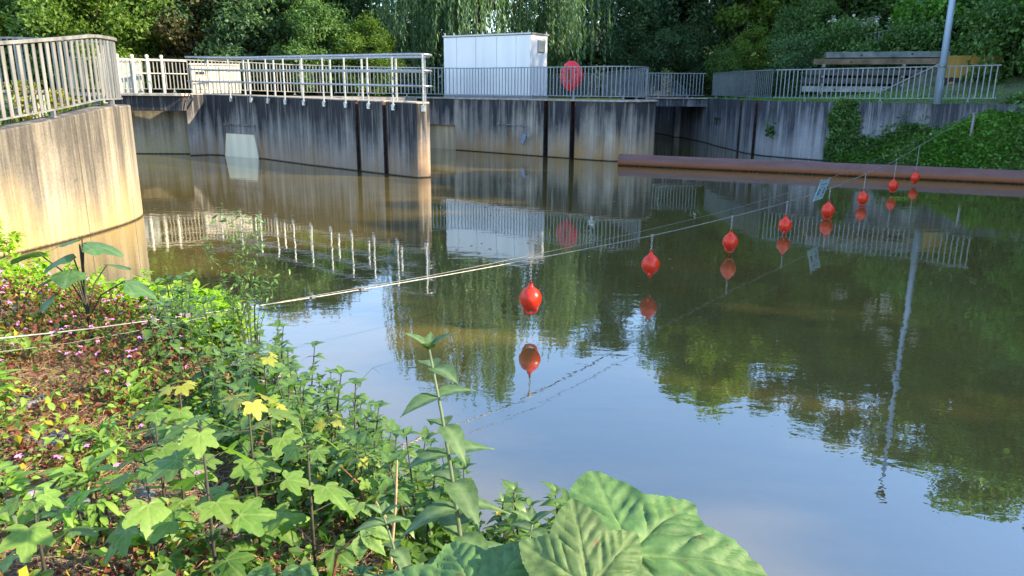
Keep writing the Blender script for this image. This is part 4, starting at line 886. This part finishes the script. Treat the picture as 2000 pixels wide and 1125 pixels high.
# red herb-robert patch (upper left) and pink flowers
redfn=lambda x,y,d,g:(x<-1.7 and d>.75 and y>3.9-(x+1.7)*.12 and (nz(x,y)+g.normal(0,.35)>-.75) and g.uniform()<(1 if x<-2.2 else .4))
P=bank_pts(26000,g,-9,-1.5,3.6,9.2,.15,99,redfn);P[:,2]+=g.uniform(.0,.36,len(P))*1.0
tag(link_mesh('red_herb',scatter('red_herb',P,rotmats(len(P),.8,g),g.uniform(.016,.045,len(P)),T_DIAMOND,L['redherb'])),'dense patch of red-leaved herb covering the upper left bank','ground cover',kind='stuff')
P=bank_pts(900,g,-8,-.6,2.3,9,.12,99,lambda x,y,d,g:redfn(x,y,d,g) or g.uniform()<.16);P[:,2]+=g.uniform(.22,.42,len(P))
n=len(P);k=5;ang=np.tile(np.arange(k)*2*PI/k,n);Pp=np.repeat(P,k,0);yaw=ang+np.repeat(g.uniform(0,6,n),k)
tag(link_mesh('pink_flowers',scatter('pink_flowers',Pp,rotmats(n*k,.25,g,yaw),np.repeat(g.uniform(.014,.022,n),k),T_OV,L['pink'],True)),'small five-petalled pink flowers scattered over the bank','flowers',kind='stuff')
P=bank_pts(20000,g,-8,1.6,.8,9,.0,99,lambda x,y,d,g:(nz(x,y,1.3,2)+g.normal(0,.3)>(-.1 if x<-1.2 else -1.2)) and not(x<-1.35 and y<4.3 and nz(x,y,1,4)+g.normal(0,.2)<.45));P[:,2]+=g.uniform(.0,.20,len(P))
tag(link_mesh('low_green_herb',scatter('low_green_herb',P,rotmats(len(P),.7,g),g.uniform(.025,.06,len(P)),([(0,0,0),(.42,.45,.06),(0,1,-.08),(-.42,.45,.06)],[(0,1,2,3)],None),L['undergreen'])),'low green herbs covering the near bank','ground cover',kind='stuff')
P=bank_pts(1300,g,-8,.8,1.5,9,.1,99,lambda x,y,d,g:nz(x,y,1.9,3)+g.normal(0,.25)>.45);P[:,2]+=g.uniform(.03,.30,len(P))
tag(link_mesh('yellow_herb',scatter('yellow_herb',P,rotmats(len(P),.7,g),g.uniform(.03,.06,len(P)),T_DIAMOND,L['yellowherb'])),'yellow and orange turning leaves scattered among the low herbs','ground cover',kind='stuff')
P=bank_pts(36000,g,-4.5,0,1.2,5.4,.5,99,lambda x,y,d,g:nz(x,y,1.1,1)+g.normal(0,.5)>-.9);P[:,2]+=g.uniform(-.005,.04,len(P))
n=len(P);tag(link_mesh('dry_thatch',scatter('dry_thatch',P,rotmats(n,.22,g),g.uniform(.04,.13,n),([(0,0,0),(.03,.4,.02),(0,1,.0),(-.03,.4,.02)],[(0,1,2,3)],None),L['dry'])),'matted dry straw and roots over the stones of the bank','straw',kind='stuff')
P=bank_pts(9000,g,-4.5,-.7,1.3,4.6,.5,99,lambda x,y,d,g:nz(x,y,1.6,5)+g.normal(0,.3)>.25);P[:,2]+=g.uniform(.0,.12,len(P))
tag(link_mesh('red_seedlings',scatter('red_seedlings',P,rotmats(len(P),.8,g),g.uniform(.014,.04,len(P)),T_DIAMOND,L['redherb'])),'sparse reddish seedlings among the straw and slates','ground cover',kind='stuff')
P=bank_pts(1500,g,-4.5,-.7,1.3,4.6,.5,99,lambda x,y,d,g:nz(x,y,1.4,7)+g.normal(0,.3)>.2);P[:,2]+=g.uniform(.0,.16,len(P))
tag(link_mesh('lime_seedlings',scatter('lime_seedlings',P,rotmats(len(P),.6,g),g.uniform(.03,.075,len(P)),T_OV,L['rosette'],True)),'fresh lime-green seedlings among the straw of the lower left bank','ground cover',kind='stuff')
# bright lime bush clumps at the water's edge
def leafy_clump(name,x,y,z,r,h,n,mat,size,label,cat='bush',group=None,tmpl=T_OV,seed=0):
    g=np.random.default_rng(seed);root=empty(name,(x,y,z),label,cat,group)
    k=max(5,n//38);c=g.normal(size=(k,3));c/=np.linalg.norm(c,axis=1)[:,None];c*=(g.uniform(0,1,k)**.4)[:,None]*[r,r,h*.5];c[:,2]=np.abs(c[:,2])+h*.35
    j=g.integers(0,k,n);yaw=g.uniform(0,2*PI,n);P=c[j]+np.stack([np.cos(yaw+PI/2)*.03,np.sin(yaw+PI/2)*.03,g.uniform(-.14,.06,n)],-1)
    pt=g.normal(.1,.45,n);cz,sz,cx,sx=np.cos(yaw),np.sin(yaw),np.cos(pt),np.sin(pt);Z=np.zeros(n);O=np.ones(n)
    Rm=np.stack([cz,-sz,Z,sz,cz,Z,Z,Z,O],-1).reshape(n,3,3)@np.stack([O,Z,Z,Z,cx,-sx,Z,sx,cx],-1).reshape(n,3,3)
    link_mesh('leaves',scatter('leaves',P,Rm,g.uniform(.6,1.25,n)*size,tmpl,mat,True),root)
    b=MB()
    for q in range(0,k,2):b.tube([(c[q][0]*.4,c[q][1]*.4,-.25),(c[q][0]*.8,c[q][1]*.8,c[q][2]*.5),tuple(c[q])],[.008,.006,.003],5,False)
    b.build('stem',M['stem_dark'],root);return root
LG='bright lime-green clumps at the water edge'
for i,(x,y,r,h,lab) in enumerate([(-3.75,6.95,.6,.50,'bright lime-green clump left of the thin airy weed'),(-3.0,6.45,.55,.46,'bright lime-green clump nearest the thin airy weed'),(-4.5,7.3,.55,.45,'bright lime-green clump below the drooping blue-green leaf'),(-6.0,8.2,.60,1.1,'tall bright bush against the rounded wall at the left edge'),(-5.2,7.7,.6,.50,'lime clump behind the blue-green umbrella-leaved plant'),(-2.6,6.0,.45,.40,'smallest lime clump, under the two cables')]):
    leafy_clump('lime_bush',x,y,max(0,bankz(x,y)),r,h,1300,L['lime'],.10,lab,seed=30+i)
# water-mint plants: one mesh of each of 4 kinds, then copies
def mint_kind(seed,h,mat,ls=.085,nn=6,stem=M['stem_dark'],tmpl=T_MINT):
    g=random.Random(seed);b=MB();lean=(g.uniform(-.15,.15)*h,g.uniform(-.15,.15)*h);b.tube([(0,0,-.1),(lean[0]*.3,lean[1]*.3,h*.5),(lean[0],lean[1],h)],[.006,.005,.003],6);lf=MB()
    for k in range(nn):
        t=.25+.75*k/(nn-1);z=h*t;x,y=lean[0]*t,lean[1]*t;s=ls*(1.05-.35*t if k<nn-1 else .6);cnt=2 if k<nn-1 else 4
        for q in range(cnt):
            yaw=k*PI/2*1.0+q*2*PI/cnt+g.uniform(-.3,.3);add_leaf(lf,tmpl,leafM((x,y,z),s*g.uniform(.85,1.15),yaw,g.uniform(-.25,.35) if k<nn-1 else g.uniform(.4,1.),g.uniform(-.3,.3)))
            if k<nn-1 and g.random()<.75:
                for e in(0,1):add_leaf(lf,tmpl,leafM((x-.02*math.sin(yaw),y+.02*math.cos(yaw),z+.015),s*.5,yaw+(.6 if e else -.6),g.uniform(.2,.8),0))
    return b.mesh('stem',stem,True),lf.mesh('leaves',mat,True)
MK=[mint_kind(i,h,L['mint'],.115,7) for i,h in enumerate((.42,.5,.36,.46,.55))]
MG='water-mint plants along the shore'
g2=random.Random(4);cnt=0
def mint(x,y,z,s,rz,label,group=None):
    st,lf=MK[g2.randrange(len(MK))];r=empty('mint_plant',(x,y,z),label,'plant',group,rz=rz);r.scale=(s,)*3;link_mesh('stem',st,r);link_mesh('leaves',lf,r)
mp=[]
for i in range(6,12):
    for k in range(21):
        t=g2.random();x=SH[i-1][0]*(1-t)+SH[i][0]*t;y=SH[i-1][1]*(1-t)+SH[i][1]*t;d=g2.uniform(-.05,.95)**1.0;mp.append((x-d*.72+g2.uniform(-.1,.1),y-d*.62+g2.uniform(-.1,.1)))
for x,y in mp:mint(x,y,max(-.02,bankz(x,y)),g2.uniform(.75,1.15),g2.uniform(0,6.28),'leafy dark-stemmed mint plant in the thicket along the shore',MG)
# maple saplings
T_MP=[lobed(MAPLE,5,56,.62,.045,.12,.018,s) for s in(1,2,3)]
def sapling(x,y,z,h,ls,nw,seed,label,young=True,lean=(0,0),spread=1.):
    g=random.Random(seed);r=empty('maple_sapling',(x,y,z),label,'sapling');b=MB();b.tube([(0,0,-.15),(lean[0]*.4,lean[1]*.4,h*.5),(lean[0],lean[1],h)],[.007,.0055,.003],6);lf=MB();yl=MB();pe=b
    for k in range(nw):
        t=.3+.7*k/max(1,nw-1);z0=h*t;x0,y0=lean[0]*t,lean[1]*t;top=k==nw-1
        for q in range(2 if not top else 4):
            yaw=k*1.57+q*(PI if not top else PI/2)+g.uniform(-.4,.4)+.6;pl_=ls*(.75 if not top else .35)*spread*g.uniform(.8,1.2)
            e=(x0-math.sin(yaw)*pl_,y0+math.cos(yaw)*pl_,z0+pl_*g.uniform(.1,.45));pe.tube([(x0,y0,z0),(x0*.5+e[0]*.5,y0*.5+e[1]*.5,z0*.4+e[2]*.6),e],.0022,4,False)
            tgt=yl if top and young else lf;add_leaf(tgt,T_MP[g.randrange(3)],leafM(e,ls*(g.uniform(.8,1.1) if not top else g.uniform(.45,.7)),yaw,g.uniform(-.75,-.1),g.uniform(-.35,.35)))
    b.build('stem',M['stem_dark'],r,smooth=True);lf.build('leaves',L['maple'],r,smooth=True)
    if yl.v:yl.build('young_leaves',L['maple_y'],r,smooth=True)
SAP=[(-1.30,3.75,.55,.085,4,1,'slim maple sapling with a stem standing alone against the mint thicket',True),
 (-1.62,3.45,.42,.085,3,2,'maple sapling with yellow crown leaves over the straw patch',True),
 (-.98,2.62,.62,.105,4,3,'maple sapling with broad pale leaves and a yellow-orange top, lower centre left',True),
 (-1.42,2.95,.40,.090,3,4,'dark-leaved maple sapling drooping over the stones',False),
 (-1.05,3.05,.48,.09,3,5,'maple sapling with yellow-green lobed leaves behind the broad pale one',True),
 (-.72,2.45,.52,.10,3,6,'maple sapling at the bottom edge left of the dry tan stem',False),
 (-1.25,2.35,.45,.10,3,7,'deep green maple sapling at the bottom edge',False),
 (-.85,3.3,.40,.085,3,8,'small maple sapling just in front of the mint thicket',True),
 (-1.55,2.2,.35,.085,3,9,'low maple sapling at the lower left stones',False),
 (-1.0,2.25,.62,.10,4,10,'many-leaved maple sapling at the bottom edge, nearest the camera',False),
 (-1.12,3.45,.34,.075,3,11,'small bushy maple sapling between the lone stem and the mint',True),
 (-.62,2.85,.36,.075,3,12,'small pale maple sapling just left of the dry tan stem',True),
 (-1.35,2.65,.55,.10,3,13,'drooping deep green maple sapling left of the broad pale one',False)]
for x,y,h,ls,nw,sd,lab,yg in SAP:sapling(x,y,bankz(x,y),h*1.08,ls*1.32,nw+1,sd,lab,yg)
# tall mint-like plant with single big leaves
def tall_plant(x,y,z,h,lean,label,ls=.11,seed=1,n=8):
    g=random.Random(seed);r=empty('tall_leafy_plant',(x,y,z),label,'plant');pts=[(lean[0]*t*t,lean[1]*t*t,h*t) for t in np.linspace(0,1,8)];b=MB();b.tube([(0,0,-.1)]+pts,[.0075]*3+[.007,.0065,.006,.005,.004,.003],8);b.build('stem',M['stem_green'],r,smooth=True)
    me=[]
    for v_ in range(3):
        q=MB();add_leaf(q,ovate(.29,9,.25,[.55,.35,.8][v_],.40,.05),Matrix.Scale(1,4));me.append(q.mesh('leaf',L['tallmint'],True))
    for k in range(n):
        t=.30+.66*k/(n-1);P=Vector((lean[0]*t*t,lean[1]*t*t,h*t))
        for q in range(2):
            yaw=k*PI/2+q*PI+g.uniform(-.2,.2)+.5;s=ls*(1.15-.5*max(0,t-.5)*1.4)*g.uniform(.9,1.1)
            o=link_mesh('leaf',me[g.randrange(3)],r,tuple(P),(0,0,0));o.rotation_euler=(Matrix.Rotation(yaw,3,'Z')@Matrix.Rotation(g.uniform(-.1,.45),3,'X')).to_euler();o.scale=(s,)*3
    P=Vector((lean[0],lean[1],h))
    for q in range(4):
        o=link_mesh('leaf',me[1],r,tuple(P));o.rotation_euler=(Matrix.Rotation(q*PI/2,3,'Z')@Matrix.Rotation(.95,3,'X')).to_euler();o.scale=(ls*(.62 if q%2 else .45),)*3
    return r
tall_plant(-.10,1.80,bankz(-.1,1.8),1.2,(-.11,.03),'tall grey-green plant with paired drooping leaves rising in front of the blue water',.128,1,11)
tall_plant(-.28,1.95,bankz(-.28,1.95),.62,(-.09,.02),'shorter grey-green plant left of the tallest one',.10,5,6)
tall_plant(.02,2.1,bankz(.02,2.1),.55,(.05,.03),'broad-leaved plant at the foot of the tall grey-green one',.13,9,5)
tall_plant(-.47,1.95,bankz(-.47,1.95),.40,(.03,.0),'low grey-green seedling beside the dry tan stem at the bottom edge',.085,12,4)
# dry stem
r=empty('dry_stem',(-.42,2.35,bankz(-.42,2.35)),'dry tan upright stem between the mint and the maples','dry stem');b=MB();b.tube([(-.02,0,-.1),(0,0,.22),(.02,.02,.42),(.03,.02,.58)],[.007,.006,.0045,.002],7);b.tube([(.0,0,.35),(-.05,.02,.42)],.003,5);b.build('stalk',M['stem_tan'],r,smooth=True)
# bramble
def bramble(x,y,h,label,seed,ls=.075):
    g=random.Random(seed);r=empty('bramble',(x,y,bankz(x,y)),label,'bramble');b=MB();lf=MB()
    for k in range(4):
        a=g.uniform(0,6.28);e=Vector((.16*math.cos(a),.16*math.sin(a),h*g.uniform(.7,1)));b.tube([(0,0,-.05),(e.x*.4,e.y*.4,e.z*.8),tuple(e)],[.004,.003,.002],5,False)
        for q in(-1,0,1):add_leaf(lf,T_SER,leafM(e,ls*(1.1 if q==0 else .9),a-PI/2+q*1.25,g.uniform(-.35,.15),0))
    b.build('stem',M['stem_red'],r,smooth=True);lf.build('leaves',L['bramble'],r,smooth=True)
L['bramble']=leaf_mat('bramble_leaves',[(.14,.24,.06),(.20,.32,.09),(.26,.38,.12)],.35,.5,vein=(.05,.14,.03),cl=3)
T_SER=ovate(.33,12,.15,.3,.42,.10)
bramble(-.55,2.75,.42,'bramble with pale ribbed leaflets left of the tall grey-green plant',1,.08);bramble(-.62,2.15,.42,'bramble with one bright serrated leaf at the bottom edge',2,.09);bramble(-.75,3.0,.3,'small bramble under the maple saplings',3,.07)
# umbrella-leaved blue-green plant, upper left
T_PL=lobed([(0,1),(.8,.8),(-.8,.8)],6,44,.30,.02,.25,.02,4,1.,True)
def umbrella_plant(x,y,z,label,leaves,mat,stem,name='broad_leaf_plant',rest=(0,0,0)):
    r=empty(name,(x,y,z),label,'plant')
    for (lx,ly,lz,s,yaw,pitch,roll) in leaves:
        q=MB();add_leaf(q,T_PL,Matrix.Scale(1,4));o=link_mesh('leaf',q.mesh('leaf',mat,True),r,(lx,ly,lz));o.rotation_euler=(Matrix.Rotation(yaw,3,'Z')@Matrix.Rotation(pitch,3,'X')@Matrix.Rotation(roll,3,'Y')).to_euler();o.scale=(s,)*3
        b=MB();b.tube([(0,0,lz*.45),(lx*.4,ly*.4,lz*.8),(lx,ly,lz)],.005,5,False);b.build('petiole',stem,r)
    b=MB();b.tube([(0,0,-.15),(0,0,.3),(.01,0,max(l[2] for l in leaves)-.03)],[.012,.010,.006],7);b.build('stem',stem,r,smooth=True);return r
umbrella_plant(-2.95,5.05,bankz(-2.95,5.05),'blue-green plant with big umbrella-like leaves, upper left above the red herb',
 [(.02,.02,.80,.20,1.9,-.1,.1),(.05,-.02,.78,.26,-1.45,-.15,0),(-.05,.0,.70,.22,2.6,-.2,.2),(-.08,-.04,.58,.24,1.5,-.25,0),(-.32,.05,.70,.22,1.4,-.2,.1),(.30,-.05,.52,.23,-1.35,-.35,.1),(.0,-.12,.62,.18,3.3,-.3,0),(-.10,-.16,.46,.22,2.2,-.5,.1),(.12,.1,.6,.2,-.6,-.1,0)],L['paul'],M['stem_dark'])
# big foreground leaves
T_BIG=lobed([(0,1),(.86,.86),(-.86,.86),(1.8,.92),(-1.8,.92)],22,210,.40,.007,.10,.038,8,1.,True)
def big_leaf(r,loc,size,rot,mat,base,sc3=(1,1,1),tm=None):
    q=MB();add_leaf(q,tm or T_BIG,Matrix.Scale(1,4));o=link_mesh('leaf',q.mesh('leaf',mat,True),r,tuple(Vector(loc)-Vector(r.location)));o.rotation_euler=rot;o.scale=tuple(size*s for s in sc3)
    m=o.modifiers.new('w','DISPLACE');tx=bpy.data.textures.new('w','CLOUDS');tx.noise_scale=.45;m.texture=tx;m.strength=.16;m.texture_coords='LOCAL'
    b=MB();e=Vector(loc)-Vector(r.location);b.tube([base,tuple(Vector(base).lerp(e,.6)+Vector((0,0,.06))),tuple(e)],[.009,.007,.005],7,False);b.build('petiole',M['stem_green'],r,smooth=True)
bl=empty('large_leaf_plant',(.22,1.30,bankz(.22,1.3)),'plant with three very large soft green leaves at the bottom centre','plant')
b=MB();b.tube([(0,0,-.1),(0,0,.35),(.01,0,.66)],[.016,.013,.009],8);b.build('stem',M['stem_green'],bl,smooth=True)
def rm(rx,rz,ry=0):return (Matrix.Rotation(R(ry),3,'Y')@Matrix.Rotation(R(rx),3,'X')@Matrix.Rotation(R(rz),3,'Z')).to_euler()
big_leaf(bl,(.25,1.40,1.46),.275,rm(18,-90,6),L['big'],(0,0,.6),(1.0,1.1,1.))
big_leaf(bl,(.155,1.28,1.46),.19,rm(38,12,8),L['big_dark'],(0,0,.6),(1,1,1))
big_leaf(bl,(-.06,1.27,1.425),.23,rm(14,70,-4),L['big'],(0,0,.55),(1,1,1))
for i,(x,y,h,lab) in enumerate([(-2.85,3.75,.30,'lime seedling clump at the left edge under the yellow vine'),(-2.35,4.35,.30,'lime seedling clump below the red herb'),(-1.75,4.25,.28,'lime seedling clump beside the sunlit rosette'),(-2.05,3.35,.26,'lime seedling clump behind the bright strap-leaved rosette'),(-2.6,3.15,.28,'lime seedling clump by the leftmost slate'),(-1.62,2.62,.26,'lime seedling clump in front of the dark maples'),(-2.15,2.75,.24,'lime seedling clump in the lower left corner'),(-1.5,3.75,.24,'lime seedling clump left of the lone maple stem'),(-3.2,4.3,.34,'taller lime seedling clump at the left edge above the vine')]):
    leafy_clump('seedling_clump',x,y,bankz(x,y),.15,h,90,L['rosette'],.085,lab,cat='weed',tmpl=T_LANCE if i%2 else T_OV,seed=60+i)
# rosettes with strap leaves
T_STRAP=ovate(.16,9,.35,.45,.62,.0)
def rosette(x,y,n,ls,seed,label,up=.75):
    g=random.Random(seed);r=empty('strap_leaf_rosette',(x,y,bankz(x,y)),label,'plant');lf=MB()
    for k in range(n):add_leaf(lf,T_STRAP,leafM((0,0,.01+.012*k),ls*g.uniform(.7,1.15),k*2.4+g.uniform(-.3,.3),g.uniform(up-.25,up+.35),0))
    lf.build('leaves',L['rosette'],r,smooth=True);b=MB();b.tube([(0,0,-.06),(0,0,.10)],.008,6);b.build('stem',M['stem_green'],r)
for a in [(-1.88,3.02,10,.20,1,'bright strap-leaved rosette among the slates at lower left'),(-1.90,2.58,6,.19,2,'three-leaved bright seedling at the lower left corner'),(-2.25,4.15,9,.22,3,'sunlit upright rosette at the foot of the red herb'),(-2.05,3.95,6,.17,4,'small bright rosette beside the sunlit upright one'),(-2.95,4.0,9,.18,5,'grey-green rosette at the left edge below the cables'),(-3.1,4.6,8,.20,6,'pale rosette by the yellow-leaved vine at the left edge'),(-2.3,2.7,7,.17,7,'strap-leaved rosette at the extreme lower left'),(-1.75,3.75,8,.18,8,'upright bright rosette left of the yellow-crowned maples'),(-2.6,3.5,8,.15,9,'small lime rosette between two slates at the left'),(-2.0,4.6,8,.18,10,'bright rosette half hidden in the red herb')]:rosette(*a)
# thin airy weed over the lime bush
r=empty('airy_weed',(-1.86,5.15,bankz(-1.86,5.15)),'tall thin airy weed with tiny narrow leaves reaching above the cables','weed');b=MB();LP=[]
g=np.random.default_rng(77)
for k in range(13):
    a=g.uniform(0,6.28);h_=g.uniform(.65,1.38);e=(.20*math.cos(a)*g.uniform(.5,1.6),.16*math.sin(a),h_);m_=(e[0]*.35,e[1]*.35,h_*.55);b.tube([(0,0,-.05),m_,e],[.0035,.0025,.001],4,False)
    for t in np.linspace(.3,1,22):
        p=Vector(m_).lerp(Vector(e),(t-.3)/.7);LP.append((p.x+g.normal(0,.025),p.y+g.normal(0,.025),p.z))
        if g.uniform()<.18:
            q=p+Vector((g.normal(0,.1),g.normal(0,.06),.06));b.tube([tuple(p),tuple(q)],.001,3,False)
            for w in(.4,.7,1):LP.append(tuple(p.lerp(q,w)))
b.build('stem',M['stem_dark'],r);P=np.array(LP);n=len(P);link_mesh('leaves',scatter('leaves',P,rotmats(n,.7,g),g.uniform(.03,.065,n),T_LANCE,L['mint'],True),r)
# bare twigs
r=empty('bare_twig',(-3.55,6.55,.35),'pale bare forked twig sticking out of the lime clump','twig');b=MB();b.tube([(-.3,0,-.3),(0,0,.05),(.22,0,.16),(.38,0,.18)],[.008,.006,.004,.002],5);b.tube([(.02,0,.06),(.05,0,.17),(.2,0,.22)],[.004,.003,.001],5);b.build('branch',M['stem_tan'],r)
r=empty('water_twig',(-1.25,5.25,.05),'thin dark twig reaching out over the water from the mint','twig');b=MB();b.tube([(0,0,0),(.12,.1,.22),(.2,.15,.3),(.34,.2,.33)],[.003,.002,.0015,.001],4);b.tube([(.2,.15,.3),(.24,.2,.24)],.001,4);b.build('branch',M['stem_dark'],r)
# vine leaf with yellow leaves at left edge
T_V=lobed([(0,1),(1.,.8),(-1.,.8)],4,30,.3,.03,.1,.01,3)
r=empty('yellow_vine',(-2.95,3.95,bankz(-2.95,3.95)+.0),'small vine with yellow-green leaves at the left edge under the cables','vine');b=MB();b.tube([(0,0,0),(.05,.0,.3),(.0,0,.45)],.004,5);b.build('stem',M['stem_red'],r);q=MB()
for i in range(7):add_leaf(q,T_V,leafM((g.uniform(-.12,.12),g.uniform(-.05,.05),.15+i*.05),.075,g.uniform(0,6.28),g.uniform(-.9,-.2)))
q.build('leaves',L['maple_y'],r,smooth=True)
# slates
ST=[(-2.42,3.45,.26,.5,'flat dark slate at the left edge beside the bright rosette'),(-1.95,2.85,.24,-.3,'flat blue-grey slate below the bright rosette'),(-2.75,3.9,.20,1.2,'pale slate in the straw at the left edge'),(-2.3,2.95,.15,.2,'block of pale stone at the very left edge'),(-1.5,2.75,.22,.9,'slate under the drooping dark maple'),(-1.7,3.05,.20,2.1,'cracked slate behind the lower left maple'),(-2.1,2.45,.2,.1,'slate in the bottom left corner'),(-1.15,2.75,.2,1.5,'shaded slate between the maple stems'),(-2.2,4.45,.2,.4,'slate half covered by red herb')]
for i,(x,y,s,rz,lab) in enumerate(ST):
    g3=random.Random(i);b=MB();n=9;pts=[((s*g3.uniform(.75,1.1))*math.cos(2*PI*k/n)*1.25,(s*g3.uniform(.75,1.1))*math.sin(2*PI*k/n)*.75) for k in range(n)]
    pts=[(a_*.72,b_*.72) for a_,b_ in pts];b.prism(pts,-.08,lambda x_,y_:.018+.02*math.sin(x_*9+i));o=b.build('slate_stone',M['stone'],None,(x,y,bankz(x,y)),(g3.uniform(-.06,.06),g3.uniform(-.06,.06),rz),bevel=.012);tag(o,lab,'stone')
# ------------------------------------------------------------------ camera, light
cam=bpy.data.cameras.new('camera');co=bpy.data.objects.new('camera',cam);COL.objects.link(co);sc.camera=co
cam.sensor_width=36;cam.lens=36*1480/2000;cam.clip_end=400;cam.clip_start=.05
co.matrix_world=Matrix.Translation(CAM)@Matrix.Rotation(R(90-14.7),4,'X')@Matrix.Rotation(R(.43),4,'Z')
EL=R(29);AZ=R(101)       # azimuth clockwise from +Y: the low sun stands to the right, slightly behind the camera
sd=Vector((math.sin(AZ)*math.cos(EL),math.cos(AZ)*math.cos(EL),math.sin(EL)))
sl=bpy.data.lights.new('sun','SUN');sl.energy=3.7;sl.angle=R(.6);sl.color=(1,.84,.58);so=bpy.data.objects.new('sun',sl);COL.objects.link(so);so.rotation_euler=sd.to_track_quat('Z','Y').to_euler();so.location=(20,0,30)
w=bpy.data.worlds.new('World');sc.world=w;w.use_nodes=True;nt=w.node_tree;nt.nodes.clear()
sk=nt.nodes.new('ShaderNodeTexSky');sk.sky_type='NISHITA';sk.sun_disc=False;sk.sun_elevation=EL;sk.sun_rotation=AZ;sk.air_density=1.0;sk.dust_density=.35;sk.ozone_density=2.5
bg=nt.nodes.new('ShaderNodeBackground');bg.inputs[1].default_value=.15;wo=nt.nodes.new('ShaderNodeOutputWorld');nt.links.new(sk.outputs[0],bg.inputs[0]);nt.links.new(bg.outputs[0],wo.inputs[0])
sc.view_settings.view_transform='Standard';sc.view_settings.look='None';sc.view_settings.exposure=1.95;sc.view_settings.gamma=1
sc.render.engine='CYCLES';cy=sc.cycles;cy.max_bounces=6;cy.diffuse_bounces=3;cy.glossy_bounces=3;cy.transmission_bounces=3;cy.transparent_max_bounces=4;cy.caustics_reflective=False;cy.caustics_refractive=False
